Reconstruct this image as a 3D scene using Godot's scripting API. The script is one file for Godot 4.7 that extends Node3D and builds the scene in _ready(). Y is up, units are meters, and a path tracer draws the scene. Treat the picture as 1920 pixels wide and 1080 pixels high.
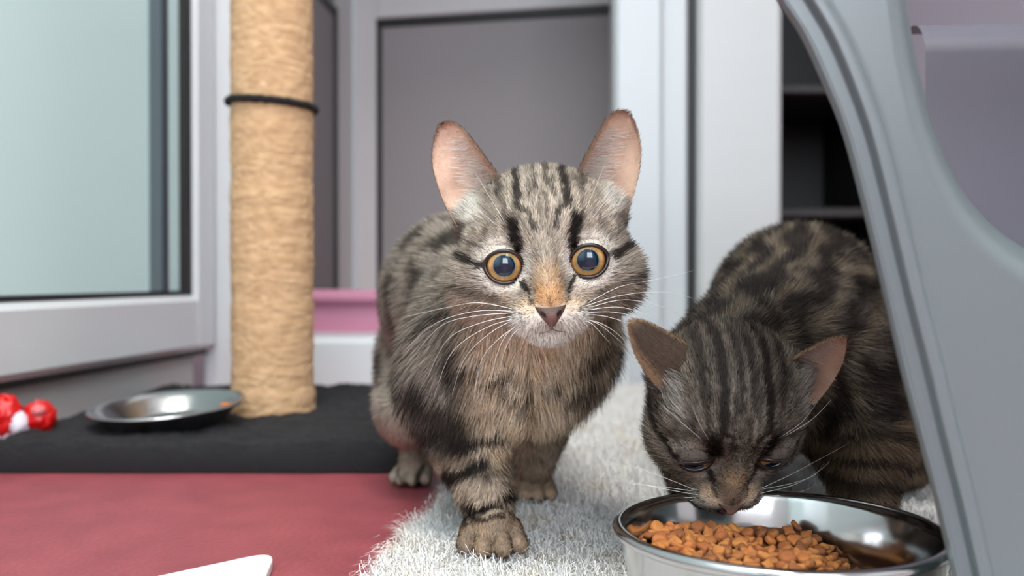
extends Node3D
# Two tabby kittens at feeding time: one looks up, one eats kibble beside a grey plastic stool.

const CAM_Y := 0.15
const FOCAL := 1850.0   # focal length in pixels of the 1920 x 1080 frame
const HORIZON := 520.0

var rng := RandomNumberGenerator.new()
var na := FastNoiseLite.new()
var nb := FastNoiseLite.new()
var used := {}


class Buf:
	var v := PackedVector3Array()
	var n := PackedVector3Array()
	var c := PackedColorArray()
	var i := PackedInt32Array()
	func tri(a: int, b: int, d: int, hint: Vector3) -> void:
		if (v[d] - v[a]).cross(v[b] - v[a]).dot(hint) < 0.0:
			i.append(a); i.append(d); i.append(b)
		else:
			i.append(a); i.append(b); i.append(d)
	func add(p: Vector3, nn: Vector3, col := Color.WHITE) -> int:
		v.append(p); n.append(nn); c.append(col)
		return v.size() - 1
	func flat(ps: Array, hint: Vector3, col := Color.WHITE) -> void:   # a flat polygon fan
		var nn: Vector3 = (ps[2] - ps[0]).cross(ps[1] - ps[0]).normalized()
		if nn.dot(hint) < 0.0:
			nn = -nn
		var s := v.size()
		for p in ps:
			add(p, nn, col)
		for k in range(1, ps.size() - 1):
			tri(s, s + k, s + k + 1, nn)
	func smooth() -> void:                                             # normals from the faces
		n.fill(Vector3.ZERO)
		for k in range(0, i.size(), 3):
			var f := (v[i[k + 2]] - v[i[k]]).cross(v[i[k + 1]] - v[i[k]])
			n[i[k]] += f; n[i[k + 1]] += f; n[i[k + 2]] += f
		for k in n.size():
			n[k] = n[k].normalized()
	func mesh(colored := false) -> ArrayMesh:
		var a := []
		a.resize(Mesh.ARRAY_MAX)
		a[Mesh.ARRAY_VERTEX] = v
		a[Mesh.ARRAY_NORMAL] = n
		a[Mesh.ARRAY_INDEX] = i
		if colored:
			a[Mesh.ARRAY_COLOR] = c
		var m := ArrayMesh.new()
		m.add_surface_from_arrays(Mesh.PRIMITIVE_TRIANGLES, a)
		return m


func at(px: float, py: float, d: float) -> Vector3:                     # the point at depth d seen at that place of the photograph
	return Vector3((px - 960.0) / FOCAL * d, CAM_Y - (py - HORIZON) / FOCAL * d, -d)

func lin(r: float, g: float, b: float) -> Color:
	return Color(r, g, b).srgb_to_linear()

func numbered(called: String) -> String:
	var k: int = used.get(called, 0)
	used[called] = k + 1
	return called if k == 0 else "%s_%03d" % [called, k]

func tag(o: Node, label := "", category := "", group := "", kind := "") -> Node:
	if label: o.set_meta("label", label)
	if category: o.set_meta("category", category)
	if group: o.set_meta("group", group)
	if kind: o.set_meta("kind", kind)
	return o

func thing(called: String, label: String, category: String, where := Vector3.ZERO, group := "") -> Node3D:
	var o := Node3D.new()
	o.name = numbered(called)
	add_child(o)
	o.position = where
	tag(o, label, category, group)
	return o

func obj(called: String, m: Mesh, material: Material, parent: Node = null, base := Vector3.ZERO) -> MeshInstance3D:
	var o := MeshInstance3D.new()
	o.name = called if parent else numbered(called)
	o.mesh = m
	o.material_override = material
	o.position = -base
	if parent:
		parent.add_child(o, true)
	else:
		add_child(o)
	return o

func struct(called: String, m: Mesh, material: Material, label: String) -> MeshInstance3D:
	var o := obj(called, m, material)
	tag(o, label, "", "", "structure")
	return o

func mat(r: float, g: float, b: float, rough := 0.6, metal := 0.0) -> StandardMaterial3D:
	var m := StandardMaterial3D.new()
	m.albedo_color = Color(r, g, b)
	m.roughness = rough
	m.metallic = metal
	return m

func noise_tex(freq: float, lo: Color, hi: Color, normal := false, seedling := 3, size := 512, octaves := 4) -> NoiseTexture2D:
	var n := FastNoiseLite.new()
	n.seed = seedling
	n.frequency = freq
	n.fractal_octaves = octaves
	var t := NoiseTexture2D.new()
	t.width = size
	t.height = size
	t.seamless = true
	t.noise = n
	if normal:
		t.as_normal_map = true
		t.bump_strength = 6.0
	else:
		var g := Gradient.new()
		g.set_color(0, lo)
		g.set_color(1, hi)
		t.color_ramp = g
	return t

# a box with chamfered edges, turned by t
func cbox(buf: Buf, size: Vector3, bevel: float, t: Transform3D, col := Color.WHITE) -> void:
	var h := size * 0.5
	var e := minf(bevel, minf(h.x, minf(h.y, h.z)) * 0.9)
	var pt := func(sx: int, sy: int, sz: int, ax: int) -> Vector3:
		var p := Vector3(sx * (h.x - (0.0 if ax == 0 else e)), sy * (h.y - (0.0 if ax == 1 else e)), sz * (h.z - (0.0 if ax == 2 else e)))
		return t * p
	for s in [-1, 1]:
		buf.flat([pt.call(s, -1, -1, 0), pt.call(s, 1, -1, 0), pt.call(s, 1, 1, 0), pt.call(s, -1, 1, 0)], t.basis * Vector3(s, 0, 0), col)
		buf.flat([pt.call(-1, s, -1, 1), pt.call(1, s, -1, 1), pt.call(1, s, 1, 1), pt.call(-1, s, 1, 1)], t.basis * Vector3(0, s, 0), col)
		buf.flat([pt.call(-1, -1, s, 2), pt.call(1, -1, s, 2), pt.call(1, 1, s, 2), pt.call(-1, 1, s, 2)], t.basis * Vector3(0, 0, s), col)
		for q in [-1, 1]:
			buf.flat([pt.call(s, q, -1, 0), pt.call(s, q, 1, 0), pt.call(s, q, 1, 1), pt.call(s, q, -1, 1)], t.basis * Vector3(s, q, 0), col)
			buf.flat([pt.call(s, -1, q, 0), pt.call(s, 1, q, 0), pt.call(s, 1, q, 2), pt.call(s, -1, q, 2)], t.basis * Vector3(s, 0, q), col)
			buf.flat([pt.call(-1, s, q, 1), pt.call(1, s, q, 1), pt.call(1, s, q, 2), pt.call(-1, s, q, 2)], t.basis * Vector3(0, s, q), col)
			for r in [-1, 1]:
				buf.flat([pt.call(s, q, r, 0), pt.call(s, q, r, 1), pt.call(s, q, r, 2)], t.basis * Vector3(s, q, r), col)

func slab(size: Vector3, bevel: float, t: Transform3D) -> ArrayMesh:
	var b := Buf.new()
	cbox(b, size, bevel, t)
	return b.mesh()

# a box given by its two corners
func block(lo: Vector3, hi: Vector3, bevel := 0.002) -> ArrayMesh:
	return slab(hi - lo, bevel, Transform3D(Basis(), (lo + hi) * 0.5))

# an upright box along the line a-b on the floor plan (x, depth), from y0 to y1, thickness grows to the left of a->b
func upright(a: Vector2, b: Vector2, y0: float, y1: float, thick: float, bevel := 0.002) -> ArrayMesh:
	var p := Vector3(a.x, 0, -a.y)
	var q := Vector3(b.x, 0, -b.y)
	var along := (q - p).normalized()
	var across := Vector3.UP.cross(along)
	var mid := (p + q) * 0.5 + across * thick * 0.5 + Vector3.UP * (y0 + y1) * 0.5
	return slab(Vector3(p.distance_to(q), y1 - y0, absf(thick)), bevel, Transform3D(Basis(along, Vector3.UP, along.cross(Vector3.UP)), mid))

func lathe(profile: Array, center: Vector3, segs := 72, wobble := 0.0) -> ArrayMesh:
	var b := Buf.new()
	var m := profile.size()
	for s in segs:
		var a := TAU * s / segs
		for p in profile:
			var r: float = p.x * (1.0 + wobble * na.get_noise_3d(cos(a) * 60.0, p.y * 900.0, sin(a) * 60.0))
			b.add(center + Vector3(cos(a) * r, p.y, sin(a) * r), Vector3.UP)
	for s in segs:
		var s2 := (s + 1) % segs
		for k in m - 1:
			var a := s * m + k
			var d := s2 * m + k
			var e: Vector2 = profile[k + 1] - profile[k]
			var ang := TAU * (s + 0.5) / segs
			var hint := Vector3(cos(ang) * e.y, -e.x, sin(ang) * e.y)
			b.tri(a, a + 1, d + 1, hint)
			b.tri(a, d + 1, d, hint)
	b.smooth()
	return b.mesh()

func tube(buf: Buf, path: Array, radii: Array, sides := 6, col := Color.WHITE) -> void:
	var s0 := buf.v.size()
	for k in path.size():
		var dir: Vector3 = (path[mini(k + 1, path.size() - 1)] - path[maxi(k - 1, 0)]).normalized()
		var u := dir.cross(Vector3(0.31, 0.9, 0.29)).normalized()
		var w := dir.cross(u)
		for s in sides:
			var a := TAU * s / sides
			var nn := u * cos(a) + w * sin(a)
			buf.add(path[k] + nn * radii[k], nn, col)
	for k in path.size() - 1:
		for s in sides:
			var a := s0 + k * sides + s
			var d := s0 + k * sides + (s + 1) % sides
			var hint := buf.n[a] + buf.n[d]
			buf.tri(a, a + sides, d + sides, hint)
			buf.tri(a, d + sides, d, hint)

func spline(pts: Array, count: int) -> Array:                            # Catmull-Rom through the points
	var out := []
	var n := pts.size()
	for k in count + 1:
		var f := float(k) / count * (n - 1)
		var i := mini(int(f), n - 2)
		var t := f - i
		var p0 = pts[maxi(i - 1, 0)]
		var p1 = pts[i]
		var p2 = pts[i + 1]
		var p3 = pts[mini(i + 2, n - 1)]
		out.append((p1 * 2.0 + (p2 - p0) * t + (p0 * 2.0 - p1 * 5.0 + p2 * 4.0 - p3) * t * t + (p1 * 3.0 - p0 - p2 * 3.0 + p3) * t * t * t) * 0.5)
	return out

# ---------------------------------------------------------------- bodies: a field of capsules and ellipsoids, meshed as surface nets
# a part of the field: ["c", a, b, ra, rb, k] tapered capsule, ["e", centre, radii, k] ellipsoid, ["s", centre, radii, k] ellipsoid cut away, ["x", a, b, ra, rb, k] capsule cut away
func nets(prims: Array, h: float) -> Dictionary:
	var lo := Vector3.INF
	var hi := -Vector3.INF
	for q in prims:
		if q[0] == "c":
			var r: Vector3 = Vector3.ONE * maxf(q[3], q[4])
			lo = lo.min(q[1] - r).min(q[2] - r)
			hi = hi.max(q[1] + r).max(q[2] + r)
		elif q[0] == "e":
			lo = lo.min(q[1] - q[2])
			hi = hi.max(q[1] + q[2])
	lo -= Vector3.ONE * h * 4.0
	hi += Vector3.ONE * h * 4.0
	var nx := int((hi.x - lo.x) / h) + 1
	var ny := int((hi.y - lo.y) / h) + 1
	var nz := int((hi.z - lo.z) / h) + 1
	var val := PackedFloat32Array()
	val.resize(nx * ny * nz)
	val.fill(1000.0)
	for q in prims:
		var round: bool = q[0] == "e" or q[0] == "s"
		var k: float = q[3] if round else q[5]
		var pl: Vector3 = q[1] - q[2] if round else q[1].min(q[2]) - Vector3.ONE * maxf(q[3], q[4])
		var ph: Vector3 = q[1] + q[2] if round else q[1].max(q[2]) + Vector3.ONE * maxf(q[3], q[4])
		var g := Vector3.ONE * (k + h * 3.0)
		pl = ((pl - g - lo) / h).floor().max(Vector3.ZERO)
		ph = ((ph + g - lo) / h).ceil().min(Vector3(nx - 1, ny - 1, nz - 1))
		var cut: bool = q[0] == "s" or q[0] == "x"
		var ab: Vector3 = Vector3.ZERO if round else q[2] - q[1]
		var den := maxf(ab.length_squared(), 1e-12)
		for z in range(int(pl.z), int(ph.z) + 1):
			for y in range(int(pl.y), int(ph.y) + 1):
				var row := (z * ny + y) * nx
				for x in range(int(pl.x), int(ph.x) + 1):
					var p := lo + Vector3(x, y, z) * h
					var d: float
					if round:
						var e: Vector3 = (p - q[1]) / q[2]
						var l := e.length()
						d = l * (l - 1.0) / maxf((e / q[2]).length(), 1e-9)
					else:
						var t := clampf((p - q[1]).dot(ab) / den, 0.0, 1.0)
						d = p.distance_to(q[1] + ab * t) - lerpf(q[3], q[4], t)
					var was := val[row + x]
					if cut:
						d = -d
						var m := maxf(k - absf(was - d), 0.0) / k
						val[row + x] = maxf(was, d) + m * m * k * 0.25
					else:
						var m := maxf(k - absf(was - d), 0.0) / k
						val[row + x] = minf(was, d) - m * m * k * 0.25
	var b := Buf.new()
	var cell := PackedInt32Array()
	cell.resize(nx * ny * nz)
	cell.fill(-1)
	var off := [0, 1, nx, nx + 1, nx * ny, nx * ny + 1, nx * ny + nx, nx * ny + nx + 1]
	var edges := [[0, 1], [2, 3], [4, 5], [6, 7], [0, 2], [1, 3], [4, 6], [5, 7], [0, 4], [1, 5], [2, 6], [3, 7]]
	var spot := []
	for k in 8:
		spot.append(Vector3(k & 1, (k >> 1) & 1, (k >> 2) & 1))
	for z in nz - 1:
		for y in ny - 1:
			for x in nx - 1:
				var at0 := (z * ny + y) * nx + x
				var first := val[at0] < 0.0
				if first == (val[at0 + 1] < 0.0) and first == (val[at0 + off[2]] < 0.0) and first == (val[at0 + off[3]] < 0.0) and first == (val[at0 + off[4]] < 0.0) and first == (val[at0 + off[5]] < 0.0) and first == (val[at0 + off[6]] < 0.0) and first == (val[at0 + off[7]] < 0.0):
					continue
				var sum := Vector3.ZERO
				var cnt := 0
				for e in edges:
					var fa := val[at0 + off[e[0]]]
					var fb := val[at0 + off[e[1]]]
					if (fa < 0.0) != (fb < 0.0):
						sum += spot[e[0]].lerp(spot[e[1]], fa / (fa - fb))
						cnt += 1
				cell[at0] = b.add(lo + (Vector3(x, y, z) + sum / cnt) * h, Vector3.UP)
	var step := [1, nx, nx * ny]
	for z in range(1, nz - 1):
		for y in range(1, ny - 1):
			for x in range(1, nx - 1):
				var at0 := (z * ny + y) * nx + x
				var inside := val[at0] < 0.0
				for ax in 3:
					if inside == (val[at0 + step[ax]] < 0.0):
						continue
					var u: int = step[(ax + 1) % 3]
					var w: int = step[(ax + 2) % 3]
					var c0 := cell[at0]
					var c1 := cell[at0 - u]
					var c2 := cell[at0 - u - w]
					var c3 := cell[at0 - w]
					if c0 < 0 or c1 < 0 or c2 < 0 or c3 < 0:
						continue
					var hint := Vector3.ZERO
					hint[ax] = 1.0 if inside else -1.0
					b.tri(c0, c1, c2, hint)
					b.tri(c0, c2, c3, hint)
	b.smooth()
	return {"v": b.v, "n": b.n, "i": b.i}

# ---------------------------------------------------------------- the kittens
var LIGHT := lin(0.82, 0.76, 0.69)
var MIDDLE := lin(0.45, 0.405, 0.365)
var BLACK := lin(0.115, 0.09, 0.08)
var TAN := lin(0.78, 0.62, 0.45)
var WHITE := lin(0.94, 0.91, 0.87)
var ORANGE := lin(0.78, 0.57, 0.36)
var GREY := lin(0.55, 0.51, 0.48)
var PINK := lin(0.86, 0.73, 0.64)

var st_dir := Vector3.ZERO
var st_len := 1.0
var st_width := 0.2
var st_density := 1.0
var st_lift := 0.4
var st_col := Color.WHITE
var st_vary := 0.3

func seg2(p: Vector2, a: Vector2, b: Vector2) -> float:
	var ab := b - a
	return p.distance_to(a + ab * clampf((p - a).dot(ab) / maxf(ab.length_squared(), 1e-12), 0.0, 1.0))

# dark marks of the face: ends and width in millimetres from the midline and the eye line, then strength
var face_marks := [
	[Vector2(14.0, 19.0), Vector2(12.3, 7.0), 2.4, 1.0], [Vector2(10.6, 52.0), Vector2(11.0, 24.5), 1.5, 0.95], [Vector2(11.0, 25.0), Vector2(7.0, 22.5), 0.9, 0.8],
	[Vector2(7.0, 22.5), Vector2(4.4, 14.5), 0.9, 0.85], [Vector2(3.2, 52.0), Vector2(2.6, 33.0), 0.9, 0.75], [Vector2(1.2, 30.0), Vector2(1.6, 21.0), 0.6, 0.6], [Vector2(5.6, 38.0), Vector2(5.2, 29.0), 0.8, 0.6],
	[Vector2(21.0, 52.0), Vector2(18.5, 33.0), 1.8, 0.7], [Vector2(17.5, 30.0), Vector2(17.0, 20.0), 1.0, 0.5], [Vector2(23.0, 20.0), Vector2(27.0, 14.0), 0.8, 0.4],
	[Vector2(30.0, 1.0), Vector2(44.0, 7.0), 1.5, 0.95], [Vector2(22.0, -15.0), Vector2(42.0, -8.0), 1.1, 0.55], [Vector2(18.0, -19.0), Vector2(38.0, -17.0), 1.0, 0.45], [Vector2(29.0, 9.0), Vector2(40.0, 15.0), 0.9, 0.5],
	[Vector2(10.8, -8.0), Vector2(8.6, -13.0), 1.15, 0.95], [Vector2(8.3, -15.5), Vector2(8.0, -17.5), 0.6, 0.8], [Vector2(0.0, -15.0), Vector2(0.0, -19.0), 0.45, 0.5],
	[Vector2(13.0, -21.5), Vector2(14.2, -21.2), 0.6, 0.9], [Vector2(15.6, -20.0), Vector2(16.6, -19.6), 0.6, 0.8], [Vector2(11.0, -22.6), Vector2(11.6, -22.4), 0.55, 0.85], [Vector2(13.2, -24.2), Vector2(14.0, -24.0), 0.5, 0.7], [Vector2(16.8, -22.6), Vector2(18.0, -22.2), 0.5, 0.7], [Vector2(10.8, -25.6), Vector2(11.6, -25.2), 0.5, 0.5],
]

func face_color(p: Vector3, dark: float) -> Color:
	var ax := absf(p.x)
	var y := p.y
	var streak := 0.5 + 0.55 * nb.get_noise_3d(p.x * 1.0, p.y * 0.3, p.z * 0.3) + 0.35 * na.get_noise_3d(p.x * 0.35, p.y * 0.2, p.z * 0.2)
	var c := MIDDLE.lerp(LIGHT, clampf(streak, 0.0, 1.0) * (0.85 - 0.5 * dark))
	if y > 20.0:
		c = c.lerp(BLACK, (0.28 + 0.3 * dark) * smoothstep(20.0, 48.0, y) + 0.25 * smoothstep(0.1, 0.5, nb.get_noise_3d(p.x * 1.4, p.y * 0.4, p.z * 0.4 + 40.0)))
	if p.z < 4.0 and y < 30.0:
		c = c.lerp(BLACK, 0.6 * smoothstep(0.0, 0.45, na.get_noise_3d(p.x * 0.5, p.y * 1.6, p.z * 0.5 + 9.0)))
	var de := Vector2(ax - 19.4, y).length()
	if p.z > 5.0:
		var ring := smoothstep(15.5, 10.5, de) * (0.85 if y < 3.0 else 0.6)
		c = c.lerp(WHITE.lerp(LIGHT, 0.25), ring * (1.0 - 0.8 * dark))
		var bridge := smoothstep(7.2, 5.0, ax) * smoothstep(-28.0, -23.0, y) * smoothstep(-5.0, -13.0, y)
		c = c.lerp(ORANGE.lerp(lin(0.52, 0.41, 0.34), dark), bridge * 0.75)
		c = c.lerp(TAN, 0.55 * smoothstep(8.0, 3.0, ax) * smoothstep(4.0, -6.0, y) * (1.0 - bridge) * smoothstep(-20.0, -12.0, y))
		var muzzle := smoothstep(1.05, 0.75, Vector2((ax - 8.5) / 11.0, (y + 25.5) / 8.0).length())
		c = c.lerp(WHITE, muzzle * (0.9 - 0.45 * dark))
		c = c.lerp(TAN, 0.5 * smoothstep(1.0, 0.4, Vector2((ax - 9.5) / 7.0, (y + 19.5) / 5.0).length()))
		c = c.lerp(WHITE, 0.95 * smoothstep(-28.5, -31.5, y) * smoothstep(20.0, 13.0, ax))
		var low := smoothstep(-8.0, -16.0, y) * smoothstep(13.0, 20.0, ax)
		c = c.lerp(TAN.lerp(LIGHT, 0.6), low * (0.45 + 0.4 * nb.get_noise_3d(p.x * 0.3, p.y * 1.5, 5.0)) * (1.0 - 0.6 * dark))
	if p.z > -12.0:
		c = c.lerp(WHITE.lerp(GREY, 0.6 * dark), 0.7 * smoothstep(8.0, 4.0, Vector2(ax - 32.0, (p.y - 27.0) * 0.8).length()))
	var q := Vector2(ax + 1.5 * nb.get_noise_2d(p.x * 1.1, p.y * 1.1), y + 1.8 * nb.get_noise_2d(p.x * 1.3 + 60.0, p.y * 1.3))
	var ink := 0.0
	for m in face_marks:
		var dd := seg2(q, m[0], m[1])
		var wide: float = m[2] * (1.0 + 0.3 * dark)
		if dd < wide * 1.8:
			ink = maxf(ink, m[3] * smoothstep(wide * 1.7, wide * 0.75, dd))
	if p.z < -14.0:
		ink *= 0.6 + 0.35 * dark
	c = c.lerp(BLACK, ink)
	if dark > 0.5:
		c = c.lerp(BLACK, 0.24 + 0.4 * smoothstep(0.0, 0.4, nb.get_noise_3d(p.x * 1.2, p.y * 0.4, p.z * 0.4 + 21.0)) * smoothstep(6.0, 22.0, y))
	return c

func head_style(p: Vector3, n: Vector3, dark: float) -> void:
	var ax := absf(p.x)
	st_dir = (p - Vector3(0, -21, 44))
	st_dir = st_dir.normalized() + Vector3(0, -0.35 * smoothstep(10.0, -20.0, p.y), -0.15)
	st_lift = 0.42
	st_len = 5.2
	st_width = 0.26
	st_density = 1.0
	st_vary = 0.5 + 0.2 * dark
	if p.z > 5.0:
		st_len = lerpf(1.5, 4.6, smoothstep(6.0, 28.0, Vector2(p.x, (p.y + 20.0)).length()))
		var de := Vector2(ax - 19.4, p.y).length()
		st_len = minf(st_len, lerpf(1.6, 4.6, smoothstep(9.0, 18.0, de)))
		if de < 8.6:
			st_density = 0.0
		if p.z > 33.0 and ax < 7.0 and p.y < -19.4 + ax * 0.1 and p.y > -28.6 + ax * 0.9:
			st_density = 0.0
	var cheek := smoothstep(24.0, 40.0, ax) * smoothstep(16.0, -4.0, p.y)
	st_len += (5.0 - 3.8 * dark) * cheek
	st_lift += 0.15 * cheek + 0.12 * smoothstep(30.0, 46.0, p.y)
	if p.z > -12.0 and Vector2(ax - 32.0, p.y - 27.0).length() < 8.0:
		st_len = 9.0
		st_lift = 0.5
		st_dir = Vector3(p.x * 0.02, 0.5, 0.1)
	if p.y < -27.0:
		st_len = maxf(st_len, 4.0)
		st_dir.y -= 0.5
	if p.z < -8.0:
		st_len = 6.5
	if n.z < -0.2:
		st_density *= 0.5
	st_col = face_color(p, dark)

# kittens' eyes: centre of the eyeball in the head's own millimetres
const EYE := Vector3(19.4, 0.0, 18.0)
const EYE_R := 10.5

func head_field(open_eyes: bool) -> Array:
	var f := [["e", Vector3(0, 13, -8), Vector3(35.5, 32, 36), 6.0], ["c", Vector3(-20 if open_eyes else -16, -6, 0), Vector3(20 if open_eyes else 16, -6, 0), 21.0, 21.0, 12.0]]
	for s in [-1.0, 1.0]:
		f.append(["c", Vector3(s * 9, 17, 16), Vector3(s * 26, 12, 9), 9.5, 8.0, 9.0])
		f.append(["c", Vector3(s * 10, -16, 16), Vector3(s * (27 if open_eyes else 23), -10, 8), 13.0, 13.0, 9.0])
		f.append(["e", Vector3(s * 8.2, -24.2, 29), Vector3(10.2, 7.6, 9.0), 4.0])
		f.append(["c", Vector3(s * 26, 22, -10), Vector3(s * 33, 22, -12), 12.0, 8.0, 8.0])
	f.append(["c", Vector3(0, 8, 20), Vector3(0, -17.5, 34), 8.5, 5.6, 6.0])
	f.append(["e", Vector3(0, -31.0, 24), Vector3(11.0, 6.0, 9.5), 4.0])
	f.append(["e", Vector3(0, -23.0, 35.0), Vector3(6.8, 4.2, 4.6), 3.0])
	for s in [-1.0, 1.0]:
		var e := Vector3(s * EYE.x, EYE.y, EYE.z)
		f.append(["e", e, Vector3.ONE * (EYE_R + 1.3), 4.0])
		if open_eyes:
			f.append(["x", e + Vector3(s * 0.2, 0, 5.0), e + Vector3(s * 1.0, 0, 20.0), 8.6, 17.0, 1.0])
		else:
			f.append(["x", e + Vector3(s * 0.2, -1.0, 5.0), e + Vector3(s * 1.0, -1.0, 20.0), 8.6, 17.0, 1.0])
	f.append(["c", Vector3(0, -4, -22), Vector3(0, -22, -42), 26.0, 26.0, 10.0])
	return f

# an ear as a cupped shell: inner and outer edge of the base and the tip, in the head's millimetres
func ear_piece(bi: Vector3, bo: Vector3, tip: Vector3, back: Vector3, cup: float, tip_half := 8.5) -> Dictionary:
	var b := Buf.new()
	var nu := 16
	var nv := 22
	var wide := (bo - bi).normalized()
	var l1 := tip - wide * tip_half
	var r1 := tip + wide * tip_half - (tip - (bi + bo) * 0.5).normalized() * 3.0
	var lc := (bi + l1) * 0.5 - wide * 1.5
	var rc := (bo + r1) * 0.5 + wide * 5.5
	var kind := PackedFloat32Array()
	for side in 2:
		for j in nv + 1:
			var v := float(j) / nv
			var lb := bi * (1 - v) * (1 - v) + lc * 2 * v * (1 - v) + l1 * v * v
			var rb := bo * (1 - v) * (1 - v) + rc * 2 * v * (1 - v) + r1 * v * v
			var mid := (lb + rb) * 0.5
			var half := (rb - lb) * 0.5
			if v > 0.70:
				half *= sqrt(maxf(0.0, 1.0 - pow((v - 0.70) / 0.302, 2.0)))
			for i in nu + 1:
				var u := float(i) / nu * 2.0 - 1.0
				var deep := cup * (1.0 - 0.72 * v) * pow(1.0 - u * u, 0.8)
				var p := mid + half * u + back * deep
				if side == 1:
					p += back * 1.3 * sqrt(maxf(0.0, 1.0 - u * u)) * (1.0 - v * v * v)
				b.add(p, Vector3.UP)
				kind.append(u if side == 0 else 10.0 + u)
	var per := (nu + 1) * (nv + 1)
	for side in 2:
		var hint := -back if side == 0 else back
		for j in nv:
			for i in nu:
				var a := side * per + j * (nu + 1) + i
				b.tri(a, a + 1, a + nu + 2, hint)
				b.tri(a, a + nu + 2, a + nu + 1, hint)
	b.smooth()
	return {"v": b.v, "n": b.n, "i": b.i, "kind": kind, "axis": (tip - (bi + bo) * 0.5).normalized(), "wide": wide, "bi": bi, "bo": bo, "tip": tip}

func ear_color(u: float, p: Vector3, e: Dictionary, dark: float) -> Color:
	var along: float = (p - (e.bi + e.bo) * 0.5).dot(e.axis) / (e.tip - (e.bi + e.bo) * 0.5).length()
	if u < 2.0:
		return PINK.lerp(lin(0.64, 0.50, 0.44), 0.3 + 0.5 * nb.get_noise_3d(p.x * 0.3, p.y * 0.3, p.z * 0.3)).lerp(lin(0.45, 0.33, 0.29), 0.2 * dark)
	var c := MIDDLE.lerp(lin(0.40, 0.29, 0.21), 0.5)
	c = c.lerp(lin(0.56, 0.45, 0.35), maxf(smoothstep(0.62, 0.92, absf(u - 10.0)), smoothstep(0.75, 1.0, along)))
	return c.lerp(BLACK, clampf(0.62 - 0.6 * smoothstep(0.6, 0.95, absf(u - 10.0)) - 0.4 * smoothstep(0.75, 1.0, along) + 0.3 * nb.get_noise_3d(p.x * 0.12, p.y * 0.12, p.z * 0.12), 0.0, 0.9))

func ear_style(p: Vector3, n: Vector3, e: Dictionary, u: float, dark: float) -> void:
	var side: float = signf(e.tip.x)
	var along: float = (p - (e.bi + e.bo) * 0.5).dot(e.axis) / (e.tip - (e.bi + e.bo) * 0.5).length()
	st_width = 0.22
	st_vary = 0.2
	if u > 2.0:
		st_dir = e.axis
		st_len = 3.0
		st_lift = 0.25
		st_density = 0.8
		st_col = ear_color(u, p, e, dark)
		return
	st_dir = e.axis * 0.75 + e.wide * 0.8
	st_lift = 0.35
	if absf(u) > 0.90:
		st_len = 1.8
		st_density = 1.0
		st_col = TAN.lerp(LIGHT, 0.5)
		st_dir = e.axis
		return
	if u < 0.1 and along < 0.75:
		st_len = 13.0 * (1.0 - 0.6 * along)
		st_density = 0.12 + 0.25 * smoothstep(-0.1, -0.8, u)
		st_width = 0.16
		st_lift = 0.5
		st_col = WHITE.lerp(GREY, 0.4 * dark)
		if along < 0.2:
			st_density = 0.5
	else:
		st_len = 1.6
		st_density = 0.22
		st_col = PINK.lerp(LIGHT, 0.4).lerp(GREY, 0.3 * dark)

# strands grown on a piece of skin, a thin blade of three triangles each
func grow(buf: Buf, piece: Dictionary, t: Transform3D, per_area: float, style: Callable, smear := 0.9) -> void:
	var v: PackedVector3Array = piece.v
	var nn: PackedVector3Array = piece.n
	var ix: PackedInt32Array = piece.i
	var owed := 0.0
	var unit := t.basis.get_scale().x
	var turn := t.basis.orthonormalized()
	for k in range(0, ix.size(), 3):
		var a := v[ix[k]]
		var b := v[ix[k + 1]]
		var c := v[ix[k + 2]]
		owed += (b - a).cross(c - a).length() * 0.5 * per_area
		while owed > 0.0:
			owed -= 1.0
			var r1 := rng.randf()
			var r2 := rng.randf()
			if r1 + r2 > 1.0:
				r1 = 1.0 - r1
				r2 = 1.0 - r2
			var p := a + (b - a) * r1 + (c - a) * r2
			var n := (nn[ix[k]] * (1.0 - r1 - r2) + nn[ix[k + 1]] * r1 + nn[ix[k + 2]] * r2).normalized()
			style.call(p + Vector3(rng.randf() - 0.5, rng.randf() - 0.5, rng.randf() - 0.5) * smear, n, k)
			if st_density < 1.0 and rng.randf() > st_density:
				continue
			var d := st_dir - n * st_dir.dot(n)
			d = (d.normalized() + Vector3(rng.randf() - 0.5, rng.randf() - 0.5, rng.randf() - 0.5) * 0.55)
			d = (d - n * d.dot(n)).normalized()
			var l := st_len * (0.65 + 0.6 * rng.randf())
			var lift := st_lift * (0.6 + 1.0 * rng.randf())
			var p1 := p + (d * (1.0 - lift) + n * lift * 1.15) * l * 0.5
			var p2 := p1 + (d * (1.0 - 0.5 * lift) + n * lift * 0.75) * l * 0.5
			p -= n * st_width * 0.6
			var w := d.cross(n).rotated(d, rng.randf_range(-1.15, 1.15)) * st_width * (0.7 + 0.5 * rng.randf())
			var luck := rng.randf()
			var m := 1.0 + (rng.randf() - 0.5) * 0.4 + st_vary * (-1.15 if luck < 0.2 else 0.85 if luck > 0.78 else 0.0)
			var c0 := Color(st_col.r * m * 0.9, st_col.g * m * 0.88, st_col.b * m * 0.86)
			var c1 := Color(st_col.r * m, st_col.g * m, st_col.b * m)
			var nw := turn * (n + d * 0.15).normalized()
			var s := buf.v.size()
			buf.v.append(t * (p - w * 0.5)); buf.v.append(t * (p + w * 0.5)); buf.v.append(t * (p1 - w * 0.42)); buf.v.append(t * (p1 + w * 0.42)); buf.v.append(t * p2)
			for q in 5:
				buf.n.append(nw)
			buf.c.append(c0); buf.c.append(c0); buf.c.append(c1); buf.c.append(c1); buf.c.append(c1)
			buf.i.append_array(PackedInt32Array([s, s + 2, s + 1, s + 1, s + 2, s + 3, s + 2, s + 4, s + 3]))

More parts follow.
